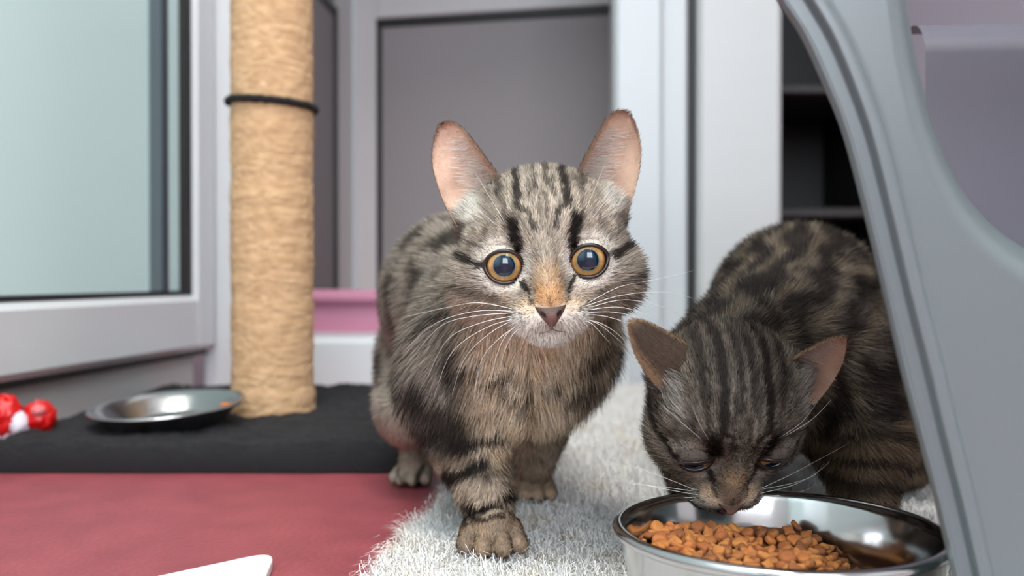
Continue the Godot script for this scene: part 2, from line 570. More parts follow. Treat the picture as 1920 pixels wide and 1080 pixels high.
func join(buf: Buf, piece: Dictionary, t: Transform3D, color: Callable) -> void:
	var s := buf.v.size()
	var turn := t.basis.orthonormalized()
	for k in piece.v.size():
		buf.add(t * piece.v[k], turn * piece.n[k], color.call(piece.v[k], k))
	for k in piece.i:
		buf.i.append(s + k)

func hide_material(rough := 0.75) -> StandardMaterial3D:
	var m := mat(1, 1, 1, rough)
	m.vertex_color_use_as_albedo = true
	m.metallic_specular = 0.3
	return m

# part of a ball round axis z between two angles, as a mesh in metres
func ball_zone(r: float, a0: float, a1: float, rings: int, inner: Color, outer: Color, rays := false) -> ArrayMesh:
	var b := Buf.new()
	var segs := 48
	for j in rings + 1:
		var a := lerpf(a0, a1, float(j) / rings)
		for s in segs:
			var f := TAU * s / segs
			var n := Vector3(sin(a) * cos(f), sin(a) * sin(f), cos(a))
			var c := inner.lerp(outer, float(j) / rings)
			if rays:
				var m := 1.0 + 0.25 * nb.get_noise_2d(cos(f) * 40.0, sin(f) * 40.0)
				c = Color(c.r * m, c.g * m, c.b * m)
			b.add(n * r, n, c)
	for j in rings:
		for s in segs:
			var p := j * segs + s
			var q := j * segs + (s + 1) % segs
			b.tri(p, p + segs, q + segs, b.n[p])
			b.tri(p, q + segs, q, b.n[p])
	return b.mesh(true)

func eye_parts(kitten: Node3D, base: Vector3, ht: Transform3D, s: float, look_at: Vector3, open_eyes: bool) -> void:
	var eye := Node3D.new()
	eye.name = "eye"
	kitten.add_child(eye, true)
	var place := ht * Vector3(s * EYE.x, EYE.y, EYE.z)
	eye.position = place - base
	var gaze := (look_at - place).normalized() if open_eyes else (ht.basis * Vector3(s * 0.1, -0.28, 1.0)).normalized()
	var side := Vector3.UP.cross(gaze).normalized()
	eye.basis = Basis(side, gaze.cross(side), gaze) * (ht.basis.get_scale().x / 0.001)
	var wet := mat(1, 1, 1, 0.04)
	wet.vertex_color_use_as_albedo = true
	wet.metallic_specular = 0.55
	var r := EYE_R * 0.001
	var ap := asin(4.9 / EYE_R)
	var ai := asin(7.7 / EYE_R)
	obj("pupil", ball_zone(r, 0.001, ap, 6, lin(0.04, 0.11, 0.17), lin(0.05, 0.15, 0.22)), wet, eye)  # the window's bluish reflection is put into the pupil's colour
	obj("iris", ball_zone(r, ap, lerpf(ap, ai, 0.55), 5, lin(0.48, 0.45, 0.35), lin(0.71, 0.53, 0.30), true), wet, eye)
	obj("iris", ball_zone(r, lerpf(ap, ai, 0.55), ai, 5, lin(0.71, 0.53, 0.30), lin(0.40, 0.25, 0.12), true), wet, eye)
	obj("eyeball", ball_zone(r, ai, 2.6, 12, lin(0.08, 0.10, 0.14), lin(0.20, 0.30, 0.40)), wet, eye)
	# the dark lid rim on the ball's surface
	var rim := Buf.new()
	var path := []
	var radii := []
	var inv := eye.basis.inverse() * ht.basis
	for q in 65:
		var p := lid_curve(TAU * q / 64.0, s, open_eyes)
		path.append(inv * (lid_point(p, EYE_R + 0.45)))
		radii.append((0.00095 if open_eyes else 0.0013) * ht.basis.get_scale().x / 0.001)
	tube(rim, path, radii, 8)
	obj("eyelid_rim", rim.mesh(), mat(0.13, 0.085, 0.075, 0.35), eye)

# the eye's opening as a curve round the eyeball's centre, in millimetres
func lid_curve(a: float, s: float, open_eyes: bool) -> Vector2:
	var x := cos(a) * 8.3
	var y := sin(a) * (6.9 if sin(a) > 0.0 else 7.8)
	if open_eyes:
		var corner := maxf(0.0, cos(a - (PI + 0.5 if s > 0.0 else -0.5)))
		x -= s * 1.9 * pow(corner, 6.0)
		y -= 1.3 * pow(corner, 6.0)
		var outer := maxf(0.0, cos(a - (0.35 if s > 0.0 else PI - 0.35)))
		x += s * 0.5 * pow(outer, 5.0)
	else:
		y = -1.0 + sin(a) * 4.3 - 0.10 * s * x
	return Vector2(x, y)

func lid_point(p: Vector2, r: float) -> Vector3:
	var l := p.length()
	if l > r * 0.93:
		p *= r * 0.93 / l
	return Vector3(p.x, p.y, sqrt(r * r - p.length_squared()))

# the lids: skin from the rim outwards over the eyeball
func lid_piece(s: float, open_eyes: bool) -> Dictionary:
	var b := Buf.new()
	var c := Vector3(s * EYE.x, EYE.y, EYE.z)
	var rings := 6
	for j in rings + 1:
		var f := float(j) / rings
		for q in 64:
			var p := lid_curve(TAU * q / 64.0, s, open_eyes)
			var wide := Vector2(cos(TAU * q / 64.0), sin(TAU * q / 64.0)) * 12.6
			b.add(c + lid_point(p.lerp(wide, f), EYE_R + 0.5 + 0.9 * sin(f * PI * 0.5)), Vector3.BACK)
	for j in rings:
		for q in 64:
			var m := j * 64 + q
			var n := j * 64 + (q + 1) % 64
			b.tri(m, m + 64, n + 64, b.v[m] - c)
			b.tri(m, n + 64, n, b.v[m] - c)
	b.smooth()
	return {"v": b.v, "n": b.n, "i": b.i}

func nose_parts(kitten: Node3D, base: Vector3, ht: Transform3D, tone: Color) -> void:
	var b := Buf.new()
	var nu := 24
	var nv := 12
	for j in nv + 1:
		for i in nu + 1:
			var u := float(i) / nu * 2.0 - 1.0
			var v := float(j) / nv                                   # 0 top, 1 bottom
			var w := lerpf(7.0, 1.0, pow(v, 1.3))
			var bulge := sqrt(maxf(0.0, 1.0 - u * u * 0.92)) * sin(clampf(v * 0.85 + 0.15, 0.0, 1.0) * PI * 0.9)
			var z := 38.9 + 3.4 * bulge - 0.9 * u * u * (1.0 - v)
			var hole := Vector2((absf(u) - 0.66) / 0.24, (v - 0.36) / 0.16).length()
			z -= 0.5 * smoothstep(1.1, 0.5, hole)
			b.add(ht * Vector3(u * w, lerpf(-19.6, -28.2, v) + 0.8 * u * u * (1.0 - v), z), Vector3.UP, lin(0.06, 0.04, 0.04) if hole < 0.95 else tone.srgb_to_linear().lerp(lin(0.22, 0.16, 0.14), 0.7 * smoothstep(0.45, 0.1, v)))
	for j in nv:
		for i in nu:
			var p := j * (nu + 1) + i
			b.tri(p, p + 1, p + nu + 2, ht.basis.z)
			b.tri(p, p + nu + 2, p + nu + 1, ht.basis.z)
	b.smooth()
	var m := mat(1, 1, 1, 0.55)
	m.vertex_color_use_as_albedo = true
	m.heightmap_enabled = true
	m.heightmap_texture = noise_tex(0.08, Color.BLACK, Color.WHITE, false, 11, 256)
	m.heightmap_scale = 0.02
	m.uv1_triplanar = true
	m.uv1_scale = Vector3.ONE * 60.0
	tag(obj("nose", b.mesh(true), m, kitten, base), "dark brownish pink nose")
	for s in [-1.0, 1.0]:
		var lips := Buf.new()
		var path := []
		for q in spline([Vector3(0, -27.6, 39.6), Vector3(s * 0.5, -29.4, 38.4), Vector3(s * 2.2, -30.3, 37.4), Vector3(s * 4.4, -30.9, 36.2), Vector3(s * 6.5, -31.0, 34.6)], 16):
			path.append(ht * q)
		var radii := []
		for k in 17:
			radii.append(0.0004 * (1.0 - 0.8 * k / 16.0))
		tube(lips, path, radii, 6)
		obj("mouth_line", lips.mesh(), mat(0.40, 0.31, 0.28, 0.6), kitten, base)

func whisker(kitten: Node3D, base: Vector3, pts: Array, thick := 0.00016) -> void:
	var b := Buf.new()
	var path := spline(pts, 14)
	var radii := []
	for k in 15:
		radii.append(thick * (1.0 - 0.8 * k / 14.0))
	tube(b, path, radii, 4)
	obj("whisker", b.mesh(), whisker_mat, kitten, base)

var whisker_mat: StandardMaterial3D

func paw_field(c: Vector3, fwd: float, size := 1.0) -> Array:               # centre of the paw's sole, toes towards +z turned by fwd
	var t := Transform3D(Basis(Vector3.UP, fwd).scaled(Vector3.ONE * size), c)
	var f := [["c", t * Vector3(0, 0.013, -0.010), t * Vector3(0, 0.0115, -0.002), 0.0115 * size, 0.0120 * size, 0.006]]
	for k in 4:
		var x: float = [-0.0122, -0.0045, 0.0045, 0.0122][k]
		var z: float = [0.0085, 0.0145, 0.0145, 0.0085][k]
		f.append(["c", t * Vector3(x * 0.8, 0.0125, z - 0.013), t * Vector3(x * 1.06, 0.0066, z), 0.0050 * size, 0.0046 * size, 0.0012])
	return f

var marks_a := []      # dark marks of the first kitten's coat: two ends (x, y), width, nearest and farthest depth, strength

func coat_a(p: Vector3, n: Vector3) -> Color:
	var d := -p.z
	var fine := nb.get_noise_3d(p.x * 500.0, p.y * 200.0, p.z * 500.0)
	var c := MIDDLE.lerp(LIGHT, clampf(0.50 + 0.5 * fine, 0.0, 1.0))
	if d > 0.50 and p.y > 0.055:
		# flank: broken upright bands
		c = MIDDLE.lerp(LIGHT, clampf(0.28 + 0.4 * fine, 0.0, 1.0)).lerp(GREY, 0.35)
		var wob := na.get_noise_3d(p.x * 260.0, p.y * 160.0, p.z * 260.0)
		var band := sin(d * 190.0 - p.y * 30.0 + wob * 7.5) * 0.75 + 0.5 * na.get_noise_3d(p.x * 420.0 + 50.0, p.y * 300.0, p.z * 420.0)
		var side := smoothstep(0.012, -0.03, p.x - 0.01 + (0.545 - d) * 0.2)
		c = c.lerp(BLACK, 0.85 * smoothstep(0.15, 0.7, band) * maxf(side, smoothstep(0.6, 0.7, d)))
	# front of the chest: tan with dark flecks
	var chest := smoothstep(-0.032, -0.006, p.x) * smoothstep(0.60, 0.57, d) * smoothstep(0.045, 0.062, p.y) * smoothstep(0.062, 0.045, p.x)
	var tan := lin(0.86, 0.74, 0.60).lerp(WHITE, clampf(0.25 + 0.4 * fine, 0.0, 1.0))
	c = c.lerp(tan, chest * 0.85)
	if p.y < 0.06:
		c = c.lerp(TAN.lerp(GREY, 0.45), 0.55 - 0.25 * smoothstep(0.02, 0.05, p.y))
	if p.y < 0.031:
		c = TAN.lerp(GREY, 0.5).lerp(MIDDLE, 0.45 + 0.5 * fine)
	if d > 0.62 and p.y < 0.075:
		c = c.lerp(LIGHT.lerp(GREY, 0.4), 0.7)
	var q := Vector2(p.x, p.y) + Vector2(na.get_noise_3d(p.x * 700.0, p.y * 700.0, p.z * 300.0), na.get_noise_3d(p.x * 700.0 + 90.0, p.y * 700.0, p.z * 300.0)) * 0.004
	for m in marks_a:
		if d > m[3] and d < m[4]:
			c = c.lerp(BLACK, m[5] * smoothstep(m[2] * 1.35, m[2] * 0.6, seg2(q, m[0], m[1])))
	return c

func coat_b(p: Vector3, n: Vector3) -> Color:  # a dark coat, with the stool's shade also put into its colour
	var d := -p.z
	var fine := nb.get_noise_3d(p.x * 420.0, p.y * 420.0, p.z * 260.0)
	var c := BLACK.lerp(MIDDLE, clampf(0.20 + 0.75 * fine, 0.0, 1.0))
	var wob := na.get_noise_3d(p.x * 240.0, p.y * 240.0, p.z * 240.0)
	# bands along the back, towards the rump
	var axis := p.x - 0.105 - (d - 0.47) * 0.47
	var band := sin(axis * 300.0 + wob * 4.5)
	c = c.lerp(BLACK, 0.85 * smoothstep(0.1, 0.55, band))
	c = c.lerp(lin(0.60, 0.53, 0.44), 0.24 * smoothstep(-0.4, -0.85, band))
	if p.y < 0.075:
		var bars := sin(p.y * 420.0 + p.x * 120.0 + wob * 4.0)
		c = MIDDLE.lerp(TAN, 0.25).lerp(BLACK, 0.45 + 0.45 * smoothstep(0.0, 0.6, bars))
	return c

func build_kitten(which: int) -> void:
	var first := which == 0
	var base := Vector3(-0.02, 0, -0.58) if first else Vector3(0.14, 0, -0.56)
	var kitten := thing("kitten", "grey brown tabby kitten standing and staring forward with amber eyes" if first else "darker tabby kitten crouching with its head down, eating from the bowl", "kitten", base, "tabby kittens")
	var head: Basis
	var mid: Vector3
	var dark := 0.0 if first else 1.0
	if first:
		head = Basis(Vector3.BACK, deg_to_rad(3.9)) * Basis(Vector3.RIGHT, deg_to_rad(1.0))
		mid = at(1025, 493, 0.447)
	else:
		var z := Vector3(0.06, -0.74, 0.67).normalized()
		var x := Vector3(1.0, -0.02, -0.06)
		x = (x - z * x.dot(z)).normalized()
		head = Basis(x, z.cross(x), z)
		mid = at(1380, 868, 0.437)
	var ht := Transform3D(head.scaled(Vector3.ONE * (0.001 if first else 0.00090)), mid)
	ht.origin -= ht.basis * Vector3(0, 0, EYE.z + EYE_R - 1.5)
	var skin := Buf.new()
	var fur := Buf.new()
	var skull := nets(head_field(first), 2.0)
	join(skin, skull, ht, func(p, _k): return face_color(p, dark))
	grow(fur, skull, ht, 5.6 if first else 4.2, func(p, n, _k): head_style(p, n, dark))
	for s in [-1.0, 1.0]:
		var lid := lid_piece(s, first)
		join(skin, lid, ht, func(p, _k): return face_color(p, dark).lerp(BLACK, 0.5 * dark))
		grow(fur, lid, ht, 5.0, func(p, n, _k):
			head_style(p, n, dark)
			var e := Vector2(p.x - s * EYE.x, p.y - EYE.y)
			var edge := e.length() - lid_curve(atan2(e.y, e.x), s, first).length()
			st_density = 1.0 if edge > 0.7 or not first else 0.0
			st_len = 1.7
			st_col = st_col.lerp(BLACK, 0.5 * dark)
			st_dir = Vector3(e.x, e.y, -4.0))
		var ear: Dictionary
		if first:
			ear = ear_piece(Vector3(s * 18, 41, -1), Vector3(s * 41, 20, -6), Vector3(s * 47.5, 71.0, -10), Vector3(-s * 0.12, 0.05, -1).normalized(), 13.0)
		elif s < 0.0:
			ear = ear_piece(Vector3(-25, 37, -20), Vector3(-37, 24, 0), Vector3(-56, 52, -21), Vector3(0.55, 0.62, 0.30).normalized(), 8.0, 4.0)
		else:
			ear = ear_piece(Vector3(19, 33, -4), Vector3(43, 12, 2), Vector3(53, 50, -12), Vector3(-0.40, -0.45, -0.65).normalized(), 11.0, 4.5)
		var kinds: PackedFloat32Array = ear.kind
		join(skin, ear, ht, func(p, k): return ear_color(kinds[k], p, ear, dark))
		grow(fur, ear, ht, 4.2, func(p, n, k): ear_style(p, n, ear, kinds[ear.i[k]], dark))
	# the body
	var f := []
	var paws := []
	if first:
		f = [["c", Vector3(0.002, 0.112, -0.555), Vector3(-0.031, 0.136, -0.655), 0.042, 0.048, 0.02], ["c", Vector3(-0.031, 0.136, -0.655), Vector3(-0.042, 0.112, -0.735), 0.048, 0.045, 0.02],
			["e", Vector3(0.001, 0.103, -0.535), Vector3(0.034, 0.033, 0.032), 0.02], ["c", Vector3(0.006, 0.112, -0.532), Vector3(0.016, 0.146, -0.492), 0.037, 0.030, 0.02],
			["c", Vector3(-0.028, 0.108, -0.548), Vector3(-0.031, 0.090, -0.540), 0.030, 0.026, 0.02], ["c", Vector3(0.029, 0.114, -0.55), Vector3(0.019, 0.096, -0.56), 0.025, 0.018, 0.02],
			["c", Vector3(-0.031, 0.094, -0.537), Vector3(-0.0235, 0.062, -0.526), 0.0245, 0.0185, 0.012], ["c", Vector3(-0.0235, 0.062, -0.526), Vector3(-0.0120, 0.033, -0.505), 0.0185, 0.0125, 0.008],
			["c", Vector3(0.018, 0.09, -0.572), Vector3(0.016, 0.058, -0.598), 0.017, 0.013, 0.012], ["c", Vector3(0.018, 0.058, -0.595), Vector3(0.013, 0.030, -0.612), 0.014, 0.0105, 0.008],
			["c", Vector3(-0.062, 0.092, -0.70), Vector3(-0.070, 0.058, -0.668), 0.032, 0.020, 0.015], ["c", Vector3(-0.070, 0.058, -0.668), Vector3(-0.070, 0.034, -0.735), 0.018, 0.010, 0.01], ["c", Vector3(-0.070, 0.034, -0.735), Vector3(-0.071, 0.012, -0.715), 0.010, 0.010, 0.008],
			["c", Vector3(0.0, 0.09, -0.735), Vector3(0.01, 0.055, -0.71), 0.032, 0.020, 0.015], ["c", Vector3(0.01, 0.055, -0.71), Vector3(0.005, 0.02, -0.77), 0.018, 0.010, 0.01],
			["c", Vector3(-0.045, 0.11, -0.78), Vector3(-0.03, 0.05, -0.86), 0.010, 0.007, 0.012], ["c", Vector3(-0.03, 0.05, -0.86), Vector3(0.02, 0.02, -0.90), 0.007, 0.005, 0.006]]
		paws = [paw_field(Vector3(-0.0102, 0.0115, -0.494), 0.06, 1.0), paw_field(Vector3(0.0122, 0.0115, -0.612), -0.05, 0.9), paw_field(Vector3(-0.0715, 0.0, -0.713), -0.25, 0.92), paw_field(Vector3(0.004, 0.0115, -0.765), 0.1, 0.92)]
	else:
		f = [["c", Vector3(0.104, 0.096, -0.480), Vector3(0.136, 0.104, -0.535), 0.032, 0.038, 0.02], ["c", Vector3(0.142, 0.103, -0.550), Vector3(0.190, 0.128, -0.655), 0.041, 0.049, 0.02], ["c", Vector3(0.190, 0.128, -0.655), Vector3(0.218, 0.104, -0.735), 0.049, 0.048, 0.02],
			["c", Vector3(0.108, 0.086, -0.545), Vector3(0.102, 0.058, -0.535), 0.028, 0.021, 0.02], ["c", Vector3(0.178, 0.098, -0.545), Vector3(0.186, 0.062, -0.522), 0.034, 0.024, 0.02],
			["c", Vector3(0.186, 0.060, -0.522), Vector3(0.176, 0.028, -0.490), 0.020, 0.013, 0.012], ["c", Vector3(0.102, 0.058, -0.535), Vector3(0.097, 0.028, -0.515), 0.018, 0.012, 0.01],
			["c", Vector3(0.245, 0.09, -0.70), Vector3(0.245, 0.045, -0.62), 0.040, 0.026, 0.02], ["c", Vector3(0.245, 0.045, -0.62), Vector3(0.24, 0.024, -0.69), 0.02, 0.012, 0.01],
			["c", Vector3(0.14, 0.07, -0.70), Vector3(0.13, 0.04, -0.64), 0.034, 0.022, 0.02], ["c", Vector3(0.22, 0.10, -0.78), Vector3(0.27, 0.03, -0.85), 0.011, 0.008, 0.01]]
		paws = [paw_field(Vector3(0.173, 0.0115, -0.480), -0.2, 0.95), paw_field(Vector3(0.096, 0.0115, -0.505), 0.0, 0.95), paw_field(Vector3(0.235, 0.0115, -0.655), 0.0, 0.95), paw_field(Vector3(0.125, 0.0115, -0.63), 0.0, 0.95)]
	var coat := func(p, _k): return coat_a(p, Vector3.UP) if first else coat_b(p, Vector3.UP)
	var trunk := nets(f, 0.005)
	join(skin, trunk, Transform3D(), coat)
	var chest := Vector3(0.009, 0.09, -0.52) if first else Vector3(0.12, 0.1, -0.5)
	var style := func(p: Vector3, n: Vector3, _k: int) -> void:
		var front := smoothstep(0.57, 0.53, -p.z) if first else 0.0
		st_dir = Vector3(-0.25 if first else 0.3, -0.5, -0.8).lerp(Vector3(signf(p.x - chest.x) * 0.25, -1, 0.1), maxf(front, smoothstep(0.075, 0.05, p.y)))
		st_len = lerpf(0.012, 0.017, front * smoothstep(0.06, 0.085, p.y))
		st_len = lerpf(st_len, 0.0065, smoothstep(0.075, 0.05, p.y))
		st_lift = 0.40
		st_width = 0.00034
		st_density = 1.0 if n.z > -0.25 else 0.35
		st_vary = 0.5
		st_col = coat_a(p, n) if first else coat_b(p, n)
	grow(fur, trunk, Transform3D(), 1.9e6 if first else 1.6e6, style, 0.0026)
	for q in paws.size():
		var foot := nets(paws[q], 0.0011 if q == 0 else 0.0016)
		join(skin, foot, Transform3D(), coat)
		grow(fur, foot, Transform3D(), 3.2e6 if q == 0 else 1.6e6, func(p: Vector3, n: Vector3, k: int) -> void:
			style.call(p, n, k)
			st_len = 0.0032
			st_width = 0.00028
			st_dir = Vector3(0, -0.6, 1)
			st_lift = 0.28, 0.0015)
	var o := obj("body", skin.mesh(true), hide_material(), kitten, base)
	tag(obj("fur", fur.mesh(true), hide_material(0.62), kitten, base), "", "", "", "stuff")
	for s in [-1.0, 1.0]:
		eye_parts(kitten, base, ht, s, Vector3(0, CAM_Y, 0), first)
	nose_parts(kitten, base, ht, Color(0.40, 0.27, 0.245) if first else Color(0.55, 0.40, 0.34))
	# whiskers: root on the muzzle, then sweeping out and down, in the head's millimetres
	var sets := [[13.5, -21.0, 31, 52, -24, 20, 68, -36, 6], [14.5, -22.5, 31, 48, -33, 24, 60, -52, 10], [12.5, -23.5, 32, 44, -36, 24, 54, -57, 12], [15.0, -24.0, 30, 38, -40, 24, 45, -58, 12], [12.0, -25.5, 32, 34, -44, 26, 39, -62, 18], [14.0, -26.0, 30, 28, -43, 28, 32, -55, 22], [15.5, -20.0, 29, 48, -18, 14, 70, -22, 0], [11.5, -27.0, 32, 23, -40, 30, 26, -50, 26], [17.0, -21.5, 28, 50, -28, 18, 64, -42, 2]]
	for s in [-1.0, 1.0]:
		for w in sets:
			var j := Vector3(rng.randf_range(-2, 2), rng.randf_range(-2.5, 2.5), rng.randf_range(-2, 2))
			var rise := 9.0 if (first and s > 0.0) else 0.0
			var root := ht * Vector3(s * w[0], w[1], w[2] + 2.0)
			whisker(kitten, base, [root, root.lerp(ht * Vector3(s * w[3], w[4] + rise * 0.6, w[5]), 0.5) + ht.basis * Vector3(0, 3.0, 3.0), ht * (Vector3(s * w[3], w[4] + rise * 0.6, w[5]) + j), ht * (Vector3(s * w[6], w[7] + rise * 1.3, w[8]) + j * 1.5)], 0.00016 if first else 0.00010)
		for w in [[15.0, 14.5, 25, 24, 32, 26, 30, 44, 22], [18.0, 14.5, 24, 31, 28, 22, 42, 34, 14]]:
			whisker(kitten, base, [ht * Vector3(s * w[0], w[1], w[2]), ht * Vector3(s * w[3], w[4], w[5]), ht * Vector3(s * w[6], w[7], w[8])], 0.00010)

# ---------------------------------------------------------------- the place
func flat_at(px: float, py: float, d: float) -> Vector2:
	var p := at(px, py, d)
	return Vector2(p.x, p.y)

func build_room() -> void:
	var plastic := mat(0.83, 0.845, 0.855, 0.32)
	var gasket_or_gap_shade := mat(0.09, 0.085, 0.09, 0.55)
	var vinyl := mat(0.60, 0.28, 0.31, 0.5)
	vinyl.albedo_texture = noise_tex(0.012, Color(0.88, 0.86, 0.87), Color(1.0, 1.0, 1.0), false, 5)
	vinyl.uv1_triplanar = true
	vinyl.uv1_world_triplanar = true
	vinyl.uv1_scale = Vector3.ONE * 3.0
	vinyl.heightmap_enabled = true
	vinyl.heightmap_texture = noise_tex(0.12, Color.BLACK, Color.WHITE, false, 8)
	vinyl.heightmap_scale = 0.03
	struct("floor", block(Vector3(-1.6, -0.06, -2.4), Vector3(1.9, 0.0, 1.7), 0.001), vinyl, "dull red vinyl floor")
	var paint := mat(0.86, 0.86, 0.87, 0.8)
	struct("ceiling", block(Vector3(-1.6, 2.4, -2.4), Vector3(1.9, 2.5, 1.7), 0.001), paint, "white ceiling")
	struct("wall_right", block(Vector3(1.75, 0.0, -2.4), Vector3(1.9, 2.4, 1.7), 0.001), mat(0.80, 0.79, 0.80, 0.8), "pale mauve grey wall on the right")
	var front := CSGBox3D.new()
	front.name = "wall_front"
	front.size = Vector3(3.5, 2.4, 0.12)
	front.position = Vector3(0.15, 1.2, 1.64)
	front.material = paint
	tag(front, "white wall behind the viewer with a window", "", "", "structure")
	var hole := CSGBox3D.new()
	hole.name = "opening"
	hole.operation = CSGShape3D.OPERATION_SUBTRACTION
	hole.size = Vector3(1.1, 1.3, 0.3)
	hole.position = Vector3(0.1, -0.05, 0)
	front.add_child(hole)
	add_child(front)
	# left: white framed glazing that runs away from the camera
	var dir := (Vector2(-0.397, 1.25) - Vector2(-0.447, 0.862)).normalized()
	var l := func(d: float, out := 0.0) -> Vector2:                         # a point of that plane at depth d, moved out of the room
		return Vector2(-0.447, 0.862) + dir * ((d - 0.862) / dir.y) + Vector2(-dir.y, dir.x) * out
	struct("wall_left", upright(l.call(-1.7, 0.03), l.call(1.30, 0.03), 0.0, 0.050, 0.08, 0.003), mat(0.76, 0.77, 0.76, 0.45), "grey plinth under the white glazed partition")
	var win := Node3D.new()
	win.name = "window_1"
	add_child(win)
	tag(win, "white plastic framed glazing with pale teal frosted glass", "", "", "structure")
	var top := 2.4
	obj("bottom_rail", upright(l.call(-1.7), l.call(1.300), 0.057, 0.1275, 0.05, 0.007), plastic, win)
	obj("stile", upright(l.call(1.244, -0.0005), l.call(1.300, -0.0005), 0.0575, top, 0.05, 0.006), plastic, win)
	obj("gasket_or_gap_shade", upright(l.call(-1.7, 0.006), l.call(1.24, 0.006), 0.1275, 0.1335, 0.012, 0.001), gasket_or_gap_shade, win)
	obj("gasket_or_gap_shade", upright(l.call(1.226, 0.0055), l.call(1.246, 0.0055), 0.1275, top, 0.012, 0.001), gasket_or_gap_shade, win)
	obj("gasket_or_gap_shade", upright(l.call(-1.7, 0.012), l.call(1.30, 0.012), 0.049, 0.0575, 0.03, 0.001), gasket_or_gap_shade, win)  # no seal here: dark strip painted for the shadow gap under the sash
	var pane := mat(0.83, 0.935, 0.93, 0.12)
	obj("pane", upright(l.call(-1.7, 0.014), l.call(1.26, 0.014), 0.12, top, 0.02, 0.001), pane, win)
	obj("spacer_and_reflection", upright(l.call(1.150, 0.0125), l.call(1.180, 0.0125), 0.1335, top, 0.004, 0.0005), mat(0.42, 0.50, 0.52, 0.3), win)  # spacer plus the frame's reflection in the glass, painted as two strips
	obj("spacer_and_reflection", upright(l.call(1.180, 0.0120), l.call(1.196, 0.0120), 0.1335, top, 0.004, 0.0005), mat(0.16, 0.20, 0.24, 0.3), win)
	# back: jambs, threshold and the alcove behind
	var jamb := mat(0.80, 0.81, 0.82, 0.35)
	struct("trim_1", block(Vector3(-0.41, 0.0, -1.37), Vector3(-0.345, 2.4, -1.31), 0.004), jamb, "white door jamb behind the scratching post")
	struct("trim_2", block(Vector3(-0.345, 0.0, -1.42), Vector3(0.16, 0.0715, -1.29), 0.008), plastic, "white plastic threshold across the doorway")
	var pink := mat(0.74, 0.50, 0.60, 0.5)
	var sill := Buf.new()
	cbox(sill, Vector3(0.56, 0.022, 0.07), 0.008, Transform3D(Basis(), Vector3(-0.06, 0.1205, -1.475)))
	cbox(sill, Vector3(0.56, 0.05, 0.05), 0.003, Transform3D(Basis(), Vector3(-0.06, 0.0905, -1.480)))
	cbox(sill, Vector3(0.56, 0.008, 0.06), 0.002, Transform3D(Basis(), Vector3(-0.06, 0.0690, -1.470)))
	cbox(sill, Vector3(0.56, 0.066, 0.04), 0.001, Transform3D(Basis(), Vector3(-0.06, 0.033, -1.480)))
	struct("trim_3", sill.mesh(), pink, "pink ledge seen through the doorway")
	var col := Buf.new()
	var c0 := at(1151, 520, 1.29).x
	var c1 := at(1244, 520, 1.29).x
	var c2 := at(1291, 520, 1.30).x
	cbox(col, Vector3(c1 - c0, 2.4, 0.06), 0.006, Transform3D(Basis(), Vector3((c0 + c1) * 0.5, 1.2, -1.32)))
	cbox(col, Vector3(c2 - c1 + 0.01, 2.4, 0.05), 0.004, Transform3D(Basis(), Vector3((c1 + c2) * 0.5 - 0.005, 1.2, -1.332)))
	struct("door_1", col.mesh(), mat(0.67, 0.69, 0.705, 0.35), "white plastic door frame post with a stepped edge")
	struct("trim_4", block(Vector3(c2 - 0.002, 0.0, -1.35), Vector3(c2 + 0.013, 2.4, -1.325), 0.001), gasket_or_gap_shade, "dark rubber seal between the white posts")
	var door := struct("door_2", block(Vector3(c2 + 0.012, 0.0, -1.36), Vector3(at(1466, 520, 1.30).x, 2.4, -1.30), 0.006), mat(0.66, 0.665, 0.67, 0.35), "white door leaf edge beside the dark recess")
	var mauve := mat(0.57, 0.545, 0.555, 0.6)
	var frame := mat(0.80, 0.785, 0.79, 0.45)
	var al := Vector2(-0.345, 1.36)
	var am := Vector2(-0.322, 1.80)
	var ac := Vector2(-0.305, 1.90)
	var ar := Vector2(0.22, 1.78)
	var back := Node3D.new()
	back.name = "wall_back"
	add_child(back)
	tag(back, "grey panelled alcove walls with dark seals", "", "", "structure")
	obj("panel", upright(al, am, 0.0, 2.4, 0.05, 0.001), mauve, back)
	obj("seal", upright(am + Vector2(0.004, -0.012), am + Vector2(0.0045, 0.006), 0.0, 0.64, 0.02, 0.0005), gasket_or_gap_shade, back)
	obj("seal", upright(al + Vector2(0.003, 0.1), am + Vector2(0.003, 0.0), 0.622, 0.640, 0.02, 0.0005), gasket_or_gap_shade, back)
	obj("corner_post", upright(am, ac, 0.0, 2.4, 0.05, 0.002), frame, back)
	obj("corner_post", upright(ac, ac.lerp(ar, 0.085), 0.0, 2.4, 0.05, 0.004), frame, back)
	var p0 := ac.lerp(ar, 0.085)
	obj("seal", upright(p0 + Vector2(0, 0.004), ac.lerp(ar, 0.105) + Vector2(0, 0.004), 0.0, 0.64, 0.05, 0.0005), gasket_or_gap_shade, back)
	obj("seal", upright(p0 + Vector2(0, 0.003), ar + Vector2(0, 0.003), 0.628, 0.645, 0.05, 0.0005), gasket_or_gap_shade, back)
	obj("panel", upright(p0 + Vector2(0, 0.008), ar + Vector2(0, 0.008), 0.0, 0.63, 0.05, 0.0005), mauve, back)
	obj("top_rail", upright(p0, ar, 0.643, 0.71, 0.05, 0.004), frame, back)
	obj("panel", upright(p0 + Vector2(0, 0.008), ar + Vector2(0, 0.008), 0.71, 2.4, 0.05, 0.0005), mauve, back)
	obj("panel", block(Vector3(0.22, 0.0, -1.85), Vector3(0.26, 2.4, -1.36), 0.001), mauve, back)
	obj("shading_ceiling", block(Vector3(-0.40, 0.98, -1.90), Vector3(0.36, 1.02, -1.30), 0.002), frame, back)  # unseen alcove ceiling, put in to shade the panels
